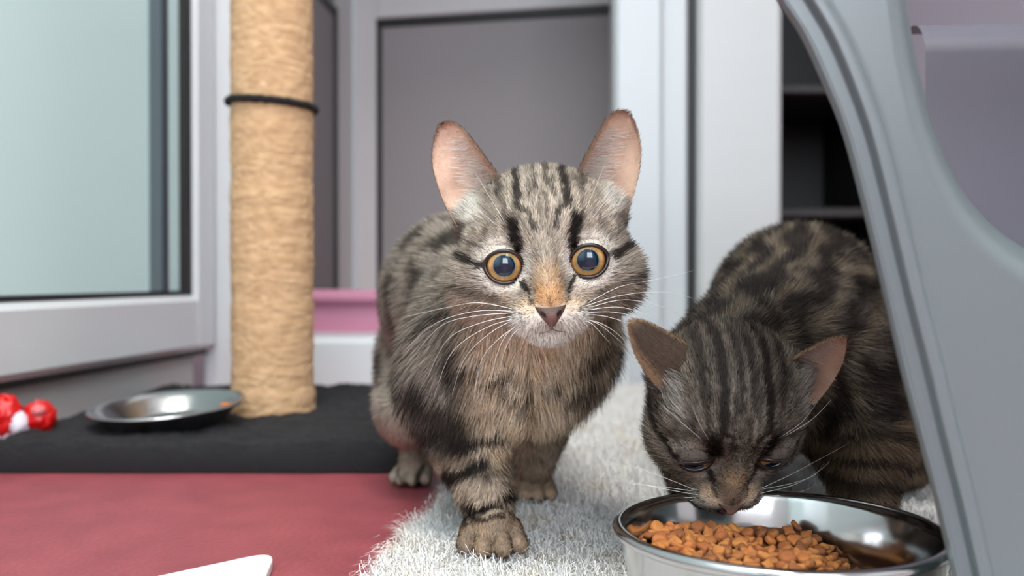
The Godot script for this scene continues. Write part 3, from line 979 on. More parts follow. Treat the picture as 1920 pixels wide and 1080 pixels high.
	struct("wall_back_right", block(Vector3(0.36, 0.0, -2.35), Vector3(1.75, 2.4, -2.3), 0.001), mat(0.58, 0.56, 0.60, 0.8), "far wall on the right")
	struct("wall_back_top", block(Vector3(-0.6, 1.02, -1.42), Vector3(0.36, 2.4, -1.36), 0.001), paint, "white wall above the doorway")
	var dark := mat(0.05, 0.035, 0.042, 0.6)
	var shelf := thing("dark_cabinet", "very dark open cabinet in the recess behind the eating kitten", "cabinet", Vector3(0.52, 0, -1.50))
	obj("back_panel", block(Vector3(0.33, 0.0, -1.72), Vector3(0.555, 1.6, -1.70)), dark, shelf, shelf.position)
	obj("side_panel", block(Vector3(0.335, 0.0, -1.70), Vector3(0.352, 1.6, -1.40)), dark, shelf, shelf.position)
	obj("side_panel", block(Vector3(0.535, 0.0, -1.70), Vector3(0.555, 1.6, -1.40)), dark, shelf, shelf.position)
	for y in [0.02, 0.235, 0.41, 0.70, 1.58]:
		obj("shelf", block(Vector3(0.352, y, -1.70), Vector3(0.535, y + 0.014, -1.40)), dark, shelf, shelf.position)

func build_lamp(x: float, z: float, energy: float, label: String) -> void:
	var lamp := thing("ceiling_light", label, "light", Vector3(x, 2.4, z), "ceiling light panels")
	var b := Buf.new()
	for s in [-1, 1]:
		cbox(b, Vector3(0.9, 0.03, 0.03), 0.004, Transform3D(Basis(), Vector3(0, -0.016, s * 0.435)))
		cbox(b, Vector3(0.03, 0.03, 0.84), 0.004, Transform3D(Basis(), Vector3(s * 0.435, -0.016, 0)))
	obj("frame", b.mesh(), mat(0.9, 0.9, 0.9, 0.4), lamp)
	var glow := mat(0.95, 0.95, 0.95, 0.5)
	glow.emission_enabled = true
	glow.emission = Color(1.0, 0.98, 0.95)
	glow.emission_energy_multiplier = 2.0
	obj("diffuser", block(Vector3(-0.42, -0.012, -0.42), Vector3(0.42, -0.004, 0.42), 0.001), glow, lamp)
	var light := AreaLight3D.new()
	light.name = "panel_light"
	light.area_size = Vector2(0.84, 0.84)
	light.light_energy = energy
	light.light_color = Color(1.0, 0.985, 0.96)
	light.area_range = 8.0
	light.area_attenuation = 2.0
	light.shadow_enabled = true
	light.rotation_degrees.x = -90
	light.position = Vector3(0, -0.014, 0)
	lamp.add_child(light)

func build_daylight(energy: float) -> void:
	var w := Node3D.new()
	w.name = "window_2"
	add_child(w)
	w.position = Vector3(0.25, 1.15, 1.64)
	tag(w, "bright window behind the viewer", "", "", "structure")
	var b := Buf.new()
	for s in [-1, 1]:
		cbox(b, Vector3(1.1, 0.06, 0.06), 0.006, Transform3D(Basis(), Vector3(0, s * 0.62, -0.02)))
		cbox(b, Vector3(0.06, 1.18, 0.06), 0.006, Transform3D(Basis(), Vector3(s * 0.52, 0, -0.02)))
	cbox(b, Vector3(0.07, 1.18, 0.06), 0.006, Transform3D(Basis(), Vector3(0.0, 0, -0.02)))
	obj("window_frame", b.mesh(), mat(0.88, 0.89, 0.9, 0.35), w)
	var glow := mat(0.8, 0.88, 0.95, 0.3)
	glow.emission_enabled = true
	glow.emission = Color(0.80, 0.90, 1.0)
	glow.emission_energy_multiplier = 3.0
	obj("window_pane", block(Vector3(-0.5, -0.6, -0.002), Vector3(0.5, 0.6, 0.004), 0.0005), glow, w)
	var light := AreaLight3D.new()
	light.name = "daylight"
	light.area_size = Vector2(1.0, 1.18)
	light.light_energy = energy
	light.light_color = Color(0.98, 0.99, 1.0)
	light.area_range = 8.0
	light.area_attenuation = 2.0
	light.shadow_enabled = true
	light.position = Vector3(0, 0, -0.055)
	w.add_child(light)

func build_post() -> void:
	var c := at(511, 780, 0.96)
	var post := thing("scratching_post", "tan sisal scratching post on a black plush base", "scratching post", Vector3(c.x, 0, -0.96))
	var b := Buf.new()
	# plush base: a soft slab with noise in its surface
	var x0 := -0.425
	var x1 := -0.065
	var z0 := -1.19
	var z1 := -0.752
	var nx := 120
	var nz := 120
	for j in nz + 1:
		for i in nx + 1:
			var u := float(i) / nx * 2.0 - 1.0
			var w := float(j) / nz * 2.0 - 1.0
			var eu := signf(u) * (1.0 - pow(1.0 - absf(u), 1.6))
			var ew := signf(w) * (1.0 - pow(1.0 - absf(w), 1.6))
			var x := lerpf(x0, x1, eu * 0.5 + 0.5)
			var z := lerpf(z0, z1, ew * 0.5 + 0.5)
			var rim := minf(minf(x - x0, x1 - x), minf(z - z0, z1 - z))
			var h := 0.021 * sqrt(1.0 - pow(1.0 - clampf(rim / 0.018, 0.0, 1.0), 2.0))
			h += 0.0042 * na.get_noise_3d(x * 300.0, 0, z * 300.0) * smoothstep(0.0, 0.02, rim) + 0.0022 * nb.get_noise_3d(x * 700.0, 0, z * 900.0) * smoothstep(0.0, 0.006, rim)
			x += 0.003 * na.get_noise_3d(x * 120.0, 7, z * 120.0)
			z += 0.003 * na.get_noise_3d(x * 120.0, 17, z * 120.0)
			b.add(Vector3(x, maxf(h, 0.0005), z), Vector3.UP)
	for j in nz:
		for i in nx:
			var a := j * (nx + 1) + i
			b.tri(a, a + 1, a + nx + 2, Vector3.UP)
			b.tri(a, a + nx + 2, a + nx + 1, Vector3.UP)
	b.smooth()
	var plush := mat(0.06, 0.055, 0.07, 0.95)
	plush.rim_enabled = true
	plush.rim = 0.15
	plush.heightmap_enabled = true
	plush.heightmap_texture = noise_tex(0.15, Color.BLACK, Color.WHITE, false, 21)
	plush.heightmap_scale = 0.15
	plush.uv1_triplanar = true
	plush.uv1_scale = Vector3.ONE * 8.0
	tag(obj("base", b.mesh(), plush, post, post.position), "black plush covered base")
	# the wrapped pole
	var prof := [Vector2(0.0, 0.70)]
	var y := 0.70
	while y > 0.020:
		prof.append(Vector2(0.0392 + 0.0007 * nb.get_noise_2d(y * 1500.0, 3.0) + 0.0008 * na.get_noise_2d(y * 300.0, 9.0) + 0.002 * smoothstep(0.05, 0.03, y), y))
		y -= 0.004
	prof.append(Vector2(0.041, 0.018))
	var sisal := mat(0.82, 0.68, 0.53, 0.95)
	sisal.albedo_texture = noise_tex(0.03, Color(0.84, 0.81, 0.77), Color(1.0, 1.0, 1.0), false, 31, 512, 5)
	sisal.uv1_triplanar = true
	sisal.uv1_scale = Vector3(3.5, 5, 3.5)
	sisal.heightmap_enabled = true
	sisal.heightmap_texture = noise_tex(0.05, Color.BLACK, Color.WHITE, false, 33, 512, 5)
	sisal.heightmap_scale = 0.16
	tag(obj("pole", lathe(prof, Vector3(c.x, 0, -0.96), 96, 0.028), sisal, post, post.position), "tan fibre wrapped pole")
	var cord := Buf.new()
	var path := []
	var radii := []
	for k in 65:
		var a := TAU * k / 64.0
		path.append(Vector3(c.x + cos(a) * 0.0415, 0.3165 - 0.003 * cos(a) + 0.0012 * nb.get_noise_1d(k * 9.0), -0.96 + sin(a) * 0.0415))
		radii.append(0.0034 + 0.0010 * absf(nb.get_noise_1d(k * 17.0)))
	tube(cord, path, radii, 8)
	tag(obj("cord", cord.mesh(), mat(0.07, 0.065, 0.075, 0.9), post, post.position), "black cord tied round the pole")

func steel(rough := 0.16) -> StandardMaterial3D:
	var m := mat(0.70, 0.70, 0.70, rough, 1.0)
	return m

func build_dish() -> void:
	var c := at(316, 752, 0.858)
	c.y = 0.0212
	var m := lathe([Vector2(0.0, 0.0), Vector2(0.044, 0.0), Vector2(0.047, 0.0015), Vector2(0.058, 0.013), Vector2(0.0655, 0.0165), Vector2(0.0662, 0.0185), Vector2(0.0648, 0.0198), Vector2(0.0625, 0.0192), Vector2(0.056, 0.0150), Vector2(0.046, 0.004), Vector2(0.042, 0.0018), Vector2(0.0, 0.0014)], Vector3.ZERO, 80)
	var dish := obj("food_dish", m, steel(0.2))
	dish.position = c
	dish.rotation = Vector3(0.07, 0, 0.05)
	tag(dish, "shallow steel dish on the black plush base, nearly empty", "dish")
	var scrap := mat(0.80, 0.42, 0.14, 0.6)
	for k in 5:
		var o := obj("food_scrap", kibble_mesh(k % 3, 50 + k), scrap)
		o.position = c + Vector3(0.018 + 0.007 * k, 0.0080 + 0.0012 * k + (0.004 if k > 3 else 0.0), 0.006 - 0.004 * k)
		o.scale = Vector3(1.5, 1.0, 1.5)
		o.rotation.y = k
		tag(o, "small orange food scrap left in the steel dish", "food scrap", "scraps in the steel dish")

func kibble_mesh(kind: int, seedling: int) -> ArrayMesh:
	var b := Buf.new()
	var segs := 12
	var ring := [[0.35, 0.00125], [0.82, 0.0011], [1.0, 0.0002], [0.85, -0.0010], [0.35, -0.00125]]
	var r0 := 0.0032
	var top := b.add(Vector3(0, 0.00128, 0), Vector3.UP)
	for q in ring:
		for s in segs:
			var a := TAU * s / segs
			var r := r0
			if kind == 0:
				r *= 0.86 + 0.26 * cos(a * 4.0)
			elif kind == 1:
				r *= 0.90 + 0.17 * cos(a * 3.0)
			else:
				r *= 0.98 + 0.08 * cos(a * 2.0 + 0.4)
			r *= 1.0 + 0.10 * nb.get_noise_2d(cos(a) * 30.0 + seedling * 17.0, sin(a) * 30.0)
			b.add(Vector3(cos(a) * r * q[0], q[1] * (1.35 if kind == 2 else 1.0), sin(a) * r * q[0]), Vector3.UP)
	var bottom := b.add(Vector3(0, -0.00128, 0), Vector3.UP)
	for s in segs:
		var s2 := (s + 1) % segs
		b.tri(top, 1 + s, 1 + s2, Vector3.UP)
		b.tri(bottom, 1 + 4 * segs + s, 1 + 4 * segs + s2, Vector3.DOWN)
		for j in 4:
			var hint := b.v[1 + j * segs + s] + b.v[1 + (j + 1) * segs + s]
			b.tri(1 + j * segs + s, 1 + (j + 1) * segs + s, 1 + (j + 1) * segs + s2, hint)
			b.tri(1 + j * segs + s, 1 + (j + 1) * segs + s2, 1 + j * segs + s2, hint)
	b.smooth()
	return b.mesh()

const BOWL := Vector3(0.1062, 0.0105, -0.3935)

func heap(x: float, z: float) -> float:                                    # height of the food over the bowl's foot
	var slope := clampf((0.040 - x - z * 0.25) / 0.030, 0.0, 1.0)
	return 0.006 + 0.0235 * slope - 0.008 * exp(-(pow((x - 0.006) / 0.016, 2.0) + pow((z + 0.024) / 0.016, 2.0))) + 0.0012 * na.get_noise_2d(x * 700.0, z * 700.0)

func build_bowl() -> void:
	var m := lathe([Vector2(0.0, 0.0), Vector2(0.052, 0.0), Vector2(0.055, 0.002), Vector2(0.0615, 0.028), Vector2(0.0625, 0.0355), Vector2(0.0640, 0.0362), Vector2(0.0655, 0.0376), Vector2(0.0657, 0.0392), Vector2(0.0645, 0.0407), Vector2(0.0625, 0.0410), Vector2(0.0607, 0.0398), Vector2(0.0595, 0.0370), Vector2(0.0575, 0.0270), Vector2(0.0535, 0.0080), Vector2(0.0500, 0.0040), Vector2(0.0, 0.0032)], Vector3.ZERO, 96)
	var bowl := obj("food_bowl", m, steel(0.13))
	bowl.position = BOWL
	tag(bowl, "steel bowl half full of brown kibble, in front of the eating kitten", "bowl")
	var crumb := mat(0.40, 0.21, 0.07, 0.85)
	var b := Buf.new()
	var rings := 24
	var segs := 60
	for j in rings + 1:
		var r := 0.0525 * j / rings
		for s in segs:
			var a := TAU * s / segs
			var x := cos(a) * r
			var z := sin(a) * r
			b.add(BOWL + Vector3(x, heap(x, z) - 0.0026, z), Vector3.UP)
	for j in rings:
		for s in segs:
			var p := j * segs + s
			var q := j * segs + (s + 1) % segs
			b.tri(p, p + segs, q + segs, Vector3.UP)
			b.tri(p, q + segs, q, Vector3.UP)
	b.smooth()
	var mound := obj("kibble_fill", b.mesh(), crumb)
	tag(mound, "bed of brown kibble lying under the top pieces in the steel bowl", "kibble", "", "stuff")
	var shapes := []
	for k in 9:
		shapes.append(kibble_mesh(k % 3, k))
	var tones := []
	for k in 5:
		var t := mat(0.68 - 0.045 * k + 0.03 * (k % 2), 0.43 - 0.035 * k, 0.20 - 0.015 * k, 0.75)
		t.heightmap_enabled = true
		t.heightmap_texture = grit
		t.heightmap_scale = 0.03
		t.uv1_triplanar = true
		t.uv1_scale = Vector3.ONE * 70.0
		tones.append(t)
	var spots := []
	var tries := 0
	while spots.size() < 296 and tries < 9000:
		tries += 1
		var a := rng.randf() * TAU
		var r := 0.0560 * sqrt(rng.randf())
		var p := Vector2(cos(a) * r, sin(a) * r)
		if p.x + p.y * 0.25 > 0.037 or (p.y < -0.042):
			continue
		var clear := true
		for s in spots:
			if s.distance_to(p) < 0.0043:
				clear = false
				break
		if clear:
			spots.append(p)
	for k in spots.size():
		var p: Vector2 = spots[k]
		var o := obj("kibble", shapes[k % 9], tones[rng.randi() % 5])
		o.position = BOWL + Vector3(p.x, heap(p.x, p.y) + rng.randf_range(-0.0008, 0.0012), p.y)
		o.rotation = Vector3(rng.randf_range(-0.6, 0.9), rng.randf() * TAU, rng.randf_range(-0.6, 0.6))
		o.scale = Vector3.ONE * rng.randf_range(0.85, 1.2)
		var form: String = ["cross shaped", "three cornered", "rounded"][k % 9 % 3]
		var side: String = "left" if p.x < -0.018 else "middle" if p.x < 0.012 else "right"
		var row: String = "near rim" if p.y > 0.012 else "centre" if p.y > -0.014 else "back"
		tag(o, "%s brown kibble piece at the %s %s of the steel bowl" % [form, side, row], "kibble", "kibble pieces in the bowl")

var grit: NoiseTexture2D

# the edge of the rug on the floor plan (x, depth)
var rug_edge := [Vector2(-0.085, 0.26), Vector2(-0.074, 0.38), Vector2(-0.063, 0.49), Vector2(-0.052, 0.56), Vector2(-0.043, 0.64), Vector2(-0.02, 0.80), Vector2(0.0, 1.0), Vector2(0.03, 1.27)]

func build_rug() -> void:
	var rug := thing("shaggy_rug", "fluffy white shaggy rug under the kittens and the bowl", "rug", Vector3(0.2, 0, -0.7))
	var outline := PackedVector2Array(spline(rug_edge, 40))
	for k in outline.size():
		outline[k].x += 0.003 * na.get_noise_1d(k * 20.0)
	outline.append(Vector2(0.55, 1.28))
	outline.append(Vector2(0.55, 0.25))
	var b := Buf.new()
	var tri := Geometry2D.triangulate_polygon(outline)
	for p in outline:
		b.add(Vector3(p.x, 0.005, -p.y), Vector3.UP)
	for k in range(0, tri.size(), 3):
		b.tri(tri[k], tri[k + 1], tri[k + 2], Vector3.UP)
	for k in outline.size():
		var p := outline[k]
		var q := outline[(k + 1) % outline.size()]
		b.flat([Vector3(p.x, 0, -p.y), Vector3(q.x, 0, -q.y), Vector3(q.x, 0.005, -q.y), Vector3(p.x, 0.005, -p.y)], Vector3(q.y - p.y, 0, q.x - p.x) * -1.0)
	obj("backing", b.mesh(), mat(0.93, 0.925, 0.92, 0.9), rug, rug.position)
	# pile: tufts of thin wavy fibres
	var pile := mat(1, 1, 1, 0.7)
	pile.vertex_color_use_as_albedo = true
	pile.backlight_enabled = true
	pile.backlight = Color(0.5, 0.5, 0.5)
	for kind in 3:
		var t := Buf.new()
		for s in 64:
			var a := rng.randf() * TAU
			var root := Vector3(cos(a), 0, sin(a)) * 0.0055 * sqrt(rng.randf())
			var lean := Vector3(rng.randf_range(-0.6, 0.6), 0, rng.randf_range(-0.5, 0.7)) + Vector3(0.25, 0, 0.45)
			var l := rng.randf_range(0.010, 0.019)
			var p1 := root + (Vector3(0, 0.7, 0) + lean * 0.9).normalized() * l * 0.45
			var p2 := p1 + (Vector3(0, 0.35, 0) + lean * 1.2).normalized() * l * 0.4
			var p3 := p2 + (Vector3(0, -0.15, 0) + lean * 1.4 + Vector3(rng.randf_range(-0.4, 0.4), 0, 0)).normalized() * l * 0.3
			var w := Vector3(lean.z, 0, -lean.x).normalized() * 0.00024
			var col := lin(0.985, 0.98, 0.975)
			var m := rng.randf_range(0.86, 1.05)
			col = Color(col.r * m, col.g * m, col.b * m)
			var s0 := t.v.size()
			var nn := Vector3(0, 1, 0.25).normalized()
			t.add(root - w, nn, col); t.add(root + w, nn, col); t.add(p1 - w, nn, col); t.add(p1 + w, nn, col); t.add(p2 - w * 0.8, nn, col); t.add(p2 + w * 0.8, nn, col); t.add(p3, nn, col)
			for q in [[0, 2, 1], [1, 2, 3], [2, 4, 3], [3, 4, 5], [4, 6, 5]]:
				t.tri(s0 + q[0], s0 + q[1], s0 + q[2], Vector3.UP)
		var where := []
		var tint := []
		var x := -0.10
		while x < 0.50:
			var d := 0.28
			while d < 1.265:
				var p := Vector2(x + rng.randf_range(-0.004, 0.004), d + rng.randf_range(-0.004, 0.004))
				if Geometry2D.is_point_in_polygon(p, outline) and not (Vector2(p.x - BOWL.x, p.y + BOWL.z).length() < 0.056):
					var turn := na.get_noise_2d(p.x * 250.0, p.y * 250.0) * 2.6 + rng.randf_range(-0.5, 0.5)
					var size := rng.randf_range(0.8, 1.15)
					if p.x < -0.03 + (0.6 - p.y) * -0.1:
						turn -= 0.6
					where.append(Transform3D(Basis(Vector3.UP, turn).scaled(Vector3(size, size * rng.randf_range(0.8, 1.1), size)), Vector3(p.x, 0.003, -p.y)))
					var stain := smoothstep(0.28, 0.5, na.get_noise_2d(p.x * 420.0 + 300.0, p.y * 420.0))
					tint.append(Color(1, 1, 1).lerp(Color(0.82, 0.72, 0.57), 0.7 * stain))
				d += 0.0095
			x += 0.0095
		var mm := MultiMesh.new()
		mm.transform_format = MultiMesh.TRANSFORM_3D
		mm.use_colors = true
		mm.mesh = t.mesh(true)
		mm.instance_count = where.size()
		for k in where.size():
			mm.set_instance_transform(k, where[k])
			mm.set_instance_color(k, tint[k])
		var o := MultiMeshInstance3D.new()
		o.name = "pile"
		o.multimesh = mm
		o.material_override = pile
		o.position = -rug.position
		rug.add_child(o, true)
		o.set_meta("kind", "stuff")

func build_stool() -> void:
	var grey := mat(0.39, 0.425, 0.435, 0.30)
	var d0 := 0.335
	var stool := thing("plastic_stool", "grey moulded plastic stool with a curved leg and a cut out side", "stool", Vector3(0.22, 0, -0.45))
	var s := d0 / FOCAL
	# guide curves of the side: x over y, both in metres
	var pick := func(list: Array, y: float) -> float:
		for k in list.size() - 1:
			if y >= list[k].y and y <= list[k + 1].y:
				var t: float = (y - list[k].y) / (list[k + 1].y - list[k].y)
				return lerpf(list[k].x, list[k + 1].x, t)
		return list[0].x if y < list[0].y else list[list.size() - 1].x
	var edge := spline([Vector2(1318, -505), Vector2(1338, -320), Vector2(1395, -130), Vector2(1425, -60), Vector2(1454, 0), Vector2(1498, 67), Vector2(1535, 145), Vector2(1576, 244), Vector2(1612, 373), Vector2(1649, 524), Vector2(1688, 690), Vector2(1721, 815), Vector2(1755, 945), Vector2(1788, 1080), Vector2(1832, 1270)], 120)
	var ridge := spline([Vector2(1380, -505), Vector2(1398, -320), Vector2(1450, -130), Vector2(1486, -60), Vector2(1519, 0), Vector2(1561, 73), Vector2(1597, 156), Vector2(1633, 259), Vector2(1668, 394), Vector2(1704, 545), Vector2(1742, 690), Vector2(1772, 815), Vector2(1805, 945), Vector2(1836, 1080), Vector2(1880, 1270)], 120)
	var soft := spline([Vector2(1628, -505), Vector2(1632, -320), Vector2(1640, -130), Vector2(1648, -60), Vector2(1658, 0), Vector2(1668, 75), Vector2(1682, 150), Vector2(1704, 240), Vector2(1737, 330), Vector2(1785, 415), Vector2(1850, 485), Vector2(1940, 545), Vector2(2060, 590), Vector2(2200, 612), Vector2(2320, 618)], 120)
	var b := Buf.new()
	var heights := []
	var up := -500.0
	while up < 1266.0:
		heights.append(up)
		up += 8.0 if up < 470.0 else 0.8 if up < 618.0 else 11.0
	var rows := heights.size() - 1
	var cols := 40
	var cols_all := cols + 1
	for j in rows + 1:
		var py: float = heights[j]
		var x0: float = pick.call(edge, py)
		var x1: float = pick.call(ridge, py)
		var x2: float = pick.call(soft, py) if py < 617.0 else 2320.0
		for i in cols_all:
			var px: float
			var dz := 0.0
			if i <= 24:
				var t := float(i) / 24.0
				px = lerpf(x0, x1, t)
				# rolled edge, shallow channel, raised ridge
				dz = 0.0026 * smoothstep(0.30, 0.17, t) - 0.0030 * pow(1.0 - smoothstep(0.0, 0.13, t), 2.0)
				dz += 0.0036 * smoothstep(0.76, 0.94, t)
			else:
				px = x1 + (i - 24) * 5.0 if i < 34 else lerpf(x1 + 50.0, x2, float(i - 34) / (cols - 34))
				dz = 0.0036 * (1.0 - smoothstep(0.0, 1.0, (px - x1 - 14.0) / 22.0))
			var p := at(px, py, d0)
			p.z += dz
			b.add(p, Vector3.UP)
	for j in rows:
		for i in cols_all - 1:
			var a := j * cols_all + i
			b.tri(a, a + 1, a + cols_all + 1, Vector3.BACK)
			b.tri(a, a + cols_all + 1, a + cols_all, Vector3.BACK)
	# the leg's flank, turning back from the rolled edge
	for j in rows + 1:
		var e := b.v[j * cols_all]
		b.add(e + Vector3(0.0006, 0, -0.001), Vector3.UP)
		b.add(e + Vector3(0.008, 0, -0.012), Vector3.UP)
	var f0 := (rows + 1) * cols_all
	for j in rows:
		var a := f0 + j * 2
		b.tri(j * cols_all, a, a + 2, Vector3.LEFT)
		b.tri(j * cols_all, a + 2, (j + 1) * cols_all, Vector3.LEFT)
		b.tri(a, a + 1, a + 3, Vector3.LEFT)
		b.tri(a, a + 3, a + 2, Vector3.LEFT)
	b.smooth()
	for j in rows + 1:
		for i in range(34, cols_all):
			b.n[j * cols_all + i] = Vector3.BACK
	tag(obj("side_panel", b.mesh(), grey, stool, stool.position), "grey side with a rolled rim")
	# rounded rim of the opening
	var r := Buf.new()
	var m := 14
	for k in soft.size():
		var tan: Vector2 = (soft[mini(k + 1, soft.size() - 1)] - soft[maxi(k - 1, 0)]).normalized()
		var nrm := Vector2(tan.y, -tan.x)
		var wide := lerpf(86.0, 96.0, smoothstep(0.0, 400.0, soft[k].y))
		for i in m + 1:
			var a := PI * 0.5 * i / m
			var q: Vector2 = soft[k] + nrm * wide * sin(a)
			var p := at(q.x, q.y, d0)
			p.z += -0.030 * (1.0 - cos(a))
			r.add(p, Vector3.UP)
	for k in soft.size() - 1:
		for i in m:
			var a := k * (m + 1) + i
			r.tri(a, a + 1, a + m + 2, Vector3.BACK + Vector3.RIGHT * 0.4)
			r.tri(a, a + m + 2, a + m + 1, Vector3.BACK + Vector3.RIGHT * 0.4)
	r.smooth()
	for k in soft.size():
		r.n[k * (m + 1)] = Vector3.BACK
	obj("opening_rim", r.mesh(), grey, stool, stool.position)
	# seat out of view, its depth shaped for the light, and the inner cross panel seen through the opening
	obj("unseen_seat", block(Vector3(0.068, 0.334, -0.47), Vector3(0.425, 0.352, -0.330), 0.010), grey, stool, stool.position)
	obj("side_panel", block(Vector3(0.42, 0.0055, -0.645), Vector3(0.434, 0.352, -0.336), 0.004), grey, stool, stool.position)
	var inner := Buf.new()
	var rad := 0.022
	var y_top := at(1840, 36, 0.60).y
	var prof := []
	for k in 13:
		var a := PI * 0.5 * k / 12.0
		prof.append(Vector2(y_top - rad * (1.0 - sin(a)), rad * cos(a)))
	prof.append(Vector2(y_top, -0.02))
	prof.insert(0, Vector2(0.165, rad))
	for side in 2:
		var x := 0.25 if side == 0 else 0.42
		for q in prof:
			inner.add(Vector3(x, q.x + (0.003 if side == 1 else 0.0), -0.62 + q.y), Vector3.UP)
	for k in prof.size() - 1:
		inner.tri(k, k + 1, prof.size() + k + 1, Vector3(0, 0.5, 1))
		inner.tri(k, prof.size() + k + 1, prof.size() + k, Vector3(0, 0.5, 1))
	inner.smooth()
	obj("cross_panel", inner.mesh(), mat(0.39, 0.385, 0.425, 0.35), stool, stool.position)  # same grey plastic, with its shadow tone put into the colour

func build_toy() -> void:
	var toy := thing("fabric_toy", "crumpled red and white fabric toy beside the black plush base", "toy", Vector3(-0.43, 0, -0.86))
	var lump := func(c: Vector3, r: Vector3, seedling: float) -> ArrayMesh:
		var b := Buf.new()
		var nu := 28
		var nv := 16
		for j in nv + 1:
			for i in nu:
				var a := TAU * i / nu
				var e := PI * j / nv
				var n := Vector3(sin(e) * cos(a), cos(e), sin(e) * sin(a))
				b.add(c + n * r * (1.0 + 0.28 * nb.get_noise_3d(n.x * 14.0 + seedling, n.y * 14.0, n.z * 14.0)), n)
		for j in nv:
			for i in nu:
				var p := j * nu + i
				var q := j * nu + (i + 1) % nu
				b.tri(p, p + nu, q + nu, b.n[p] + b.n[q + nu])
				b.tri(p, q + nu, q, b.n[p] + b.n[q + nu])
		b.smooth()
		return b.mesh()
	var red := mat(0.80, 0.07, 0.08, 0.35)
	var white := mat(0.86, 0.83, 0.87, 0.5)
	var at0 := at(68, 772, 0.84)
	var at1 := at(2, 768, 0.83)
	obj("lobe", lump.call(Vector3(at0.x, 0.030, -0.845), Vector3(0.013, 0.014, 0.013), 0.0), red, toy, toy.position)
	obj("lobe", lump.call(Vector3(at1.x, 0.032, -0.835), Vector3(0.014, 0.018, 0.013), 40.0), red, toy, toy.position)
	obj("knot", lump.call(Vector3((at0.x + at1.x) * 0.5 + 0.001, 0.025, -0.834), Vector3(0.008, 0.011, 0.010), 80.0), white, toy, toy.position)
	obj("ribbon", lump.call(Vector3(at0.x + 0.003, 0.037, -0.836), Vector3(0.006, 0.005, 0.006), 120.0), mat(0.85, 0.45, 0.46, 0.5), toy, toy.position)
	obj("tail", lump.call(Vector3((at0.x + at1.x) * 0.5 - 0.004, 0.010, -0.838), Vector3(0.018, 0.010, 0.012), 160.0), white, toy, toy.position)

func build_tray() -> void:
	# a flat white plastic scoop blade or tray whose far corner reaches into the picture
	var b := Buf.new()
	var corner := Vector2(-0.1250, 0.523)
	var e1 := Vector2(-0.038, -0.036).normalized()
	var e2 := Vector2(0.0035, -0.03).normalized()
	var pts := []
	pts.append(corner + e1 * 0.16)
	var r := 0.020
	var a0 := corner + e1 * r
	var a1 := corner + e2 * r
	for k in 13:
		var t := k / 12.0
		pts.append(a0 * (1 - t) * (1 - t) + corner * 2 * t * (1 - t) + a1 * t * t)
	pts.append(corner + e2 * 0.13)
	var mid := Vector2.ZERO
	for p in pts:
		mid += p / pts.size()
	var hs := [[0.0, 1.0], [0.0035, 1.0], [0.0045, 0.985], [0.0045, 0.94], [0.0025, 0.92]]
	for q in hs:
		for p in pts:
			var w: Vector2 = mid + (p - mid) * q[1]
			b.add(Vector3(w.x, q[0] + 0.0003, -w.y), Vector3.UP)
	var n := pts.size()
	for j in hs.size() - 1:
		for k in n:
			var k2 := (k + 1) % n
			var out := (Vector3(pts[k].x - mid.x, 0, -(pts[k].y - mid.y))).normalized() * (1.0 if j < 2 else -0.4) + Vector3.UP * (0.3 if j else 0.0)
			b.tri(j * n + k, (j + 1) * n + k, (j + 1) * n + k2, out)
			b.tri(j * n + k, (j + 1) * n + k2, j * n + k2, out)
	var c := b.add(Vector3(mid.x, 0.0028, -mid.y), Vector3.UP)
	for k in n:
		b.tri((hs.size() - 1) * n + k, (hs.size() - 1) * n + (k + 1) % n, c, Vector3.UP)
	b.smooth()
	var o := obj("plastic_tray", b.mesh(), mat(0.93, 0.94, 0.955, 0.35))
	tag(o, "rounded corner of a flat white plastic tray on the red floor", "tray")

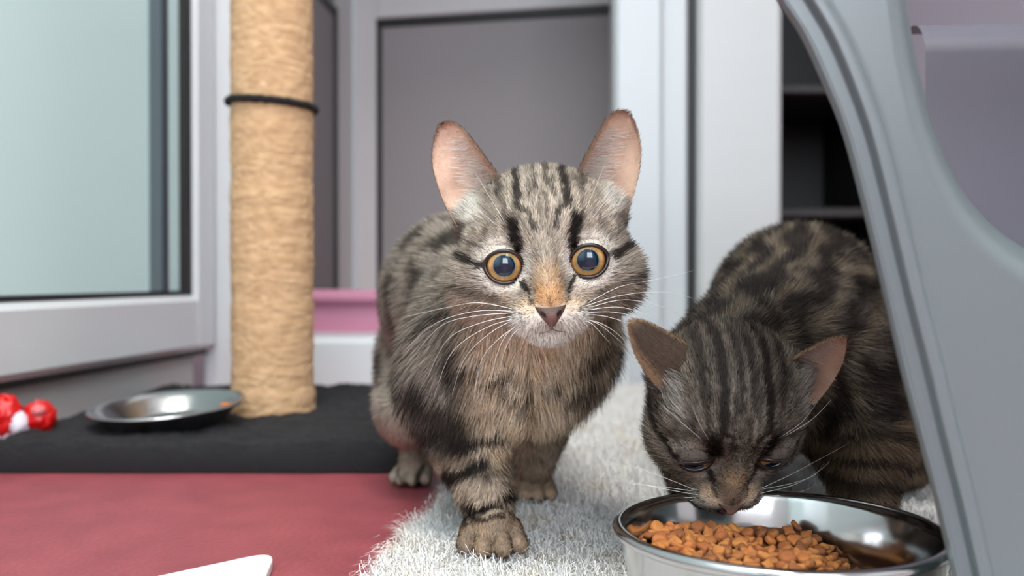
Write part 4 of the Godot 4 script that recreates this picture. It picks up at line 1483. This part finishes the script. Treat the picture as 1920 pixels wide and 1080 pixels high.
func _ready() -> void:
	var cam := Camera3D.new()
	cam.name = "camera"
	cam.position = Vector3(0, CAM_Y, 0)
	cam.rotation.x = -atan((540.0 - HORIZON) / FOCAL)
	cam.fov = rad_to_deg(2.0 * atan(540.0 / FOCAL))
	cam.near = 0.02
	cam.far = 20.0
	var lens := CameraAttributesPhysical.new()
	lens.frustum_focal_length = 12.0 * FOCAL / 540.0
	lens.frustum_focus_distance = 0.447
	lens.exposure_aperture = 9.0
	cam.attributes = lens
	add_child(cam)
	cam.current = true
	var env := Environment.new()
	env.background_mode = Environment.BG_COLOR
	env.background_color = Color(0.75, 0.8, 0.85)
	env.tonemap_mode = Environment.TONE_MAPPER_LINEAR
	env.tonemap_exposure = 1.0
	env.sdfgi_enabled = true
	env.ssao_enabled = true
	env.ssil_enabled = true
	var we := WorldEnvironment.new()
	we.name = "environment"
	we.environment = env
	add_child(we)
	rng.seed = 7
	na.seed = 4
	na.frequency = 0.08
	na.fractal_octaves = 2
	nb.seed = 19
	nb.frequency = 0.22
	nb.fractal_octaves = 2
	build_daylight(3.6)
	build_lamp(-0.20, 0.10, 3.9, "square white ceiling light panel above the kittens")
	build_lamp(0.80, 1.05, 1.2, "square white ceiling light panel near the window behind the viewer")
	build_room()
	grit = noise_tex(0.1, Color.BLACK, Color.WHITE, false, 51, 256)
	whisker_mat = mat(0.92, 0.91, 0.90, 0.4)
	for m in [[790, 735, 850, 785, 24, 0.48, 0.57, 0.9], [795, 800, 855, 822, 18, 0.48, 0.57, 0.9], [862, 822, 935, 812, 12, 0.46, 0.57, 1.0], [838, 900, 896, 876, 17, 0.46, 0.56, 1.0], [910, 888, 935, 885, 6, 0.46, 0.56, 0.7], [885, 962, 950, 938, 10, 0.46, 0.53, 1.0], [868, 980, 948, 968, 4, 0.46, 0.53, 0.9],
			[905, 668, 880, 690, 11, 0.48, 0.57, 0.85], [930, 700, 960, 672, 8, 0.46, 0.57, 0.95], [950, 712, 1005, 738, 8, 0.46, 0.57, 0.85], [1055, 735, 1105, 700, 9, 0.46, 0.57, 0.9], [1100, 670, 1130, 640, 9, 0.46, 0.57, 0.85], [1010, 705, 1045, 712, 5, 0.46, 0.57, 0.6], [870, 640, 845, 700, 8, 0.46, 0.58, 0.6], [840, 745, 900, 770, 7, 0.46, 0.56, 0.6], [1080, 745, 1130, 715, 6, 0.46, 0.57, 0.7], [975, 680, 990, 700, 4, 0.46, 0.57, 0.6], [1150, 690, 1165, 650, 8, 0.48, 0.58, 0.7],
			[985, 745, 1000, 760, 6, 0.46, 0.57, 0.7], [1035, 690, 1045, 705, 5, 0.46, 0.57, 0.7], [1075, 680, 1085, 665, 5, 0.46, 0.57, 0.7], [915, 735, 945, 750, 7, 0.46, 0.57, 0.6],
			[740, 880, 760, 902, 4, 0.66, 0.75, 0.6], [780, 905, 792, 880, 5, 0.66, 0.75, 0.8]]:
		var d: float = 0.492 if m[6] < 0.54 else 0.500 if m[6] < 0.565 else 0.508 if m[6] < 0.6 else 0.70
		marks_a.append([flat_at(m[0], m[1], d), flat_at(m[2], m[3], d), m[4] * 1.2 / FOCAL * d, m[5], m[6], m[7]])
	build_post()
	build_rug()
	build_stool()
	build_kitten(0)
	build_kitten(1)
	build_bowl()
	build_dish()
	build_toy()
	build_tray()
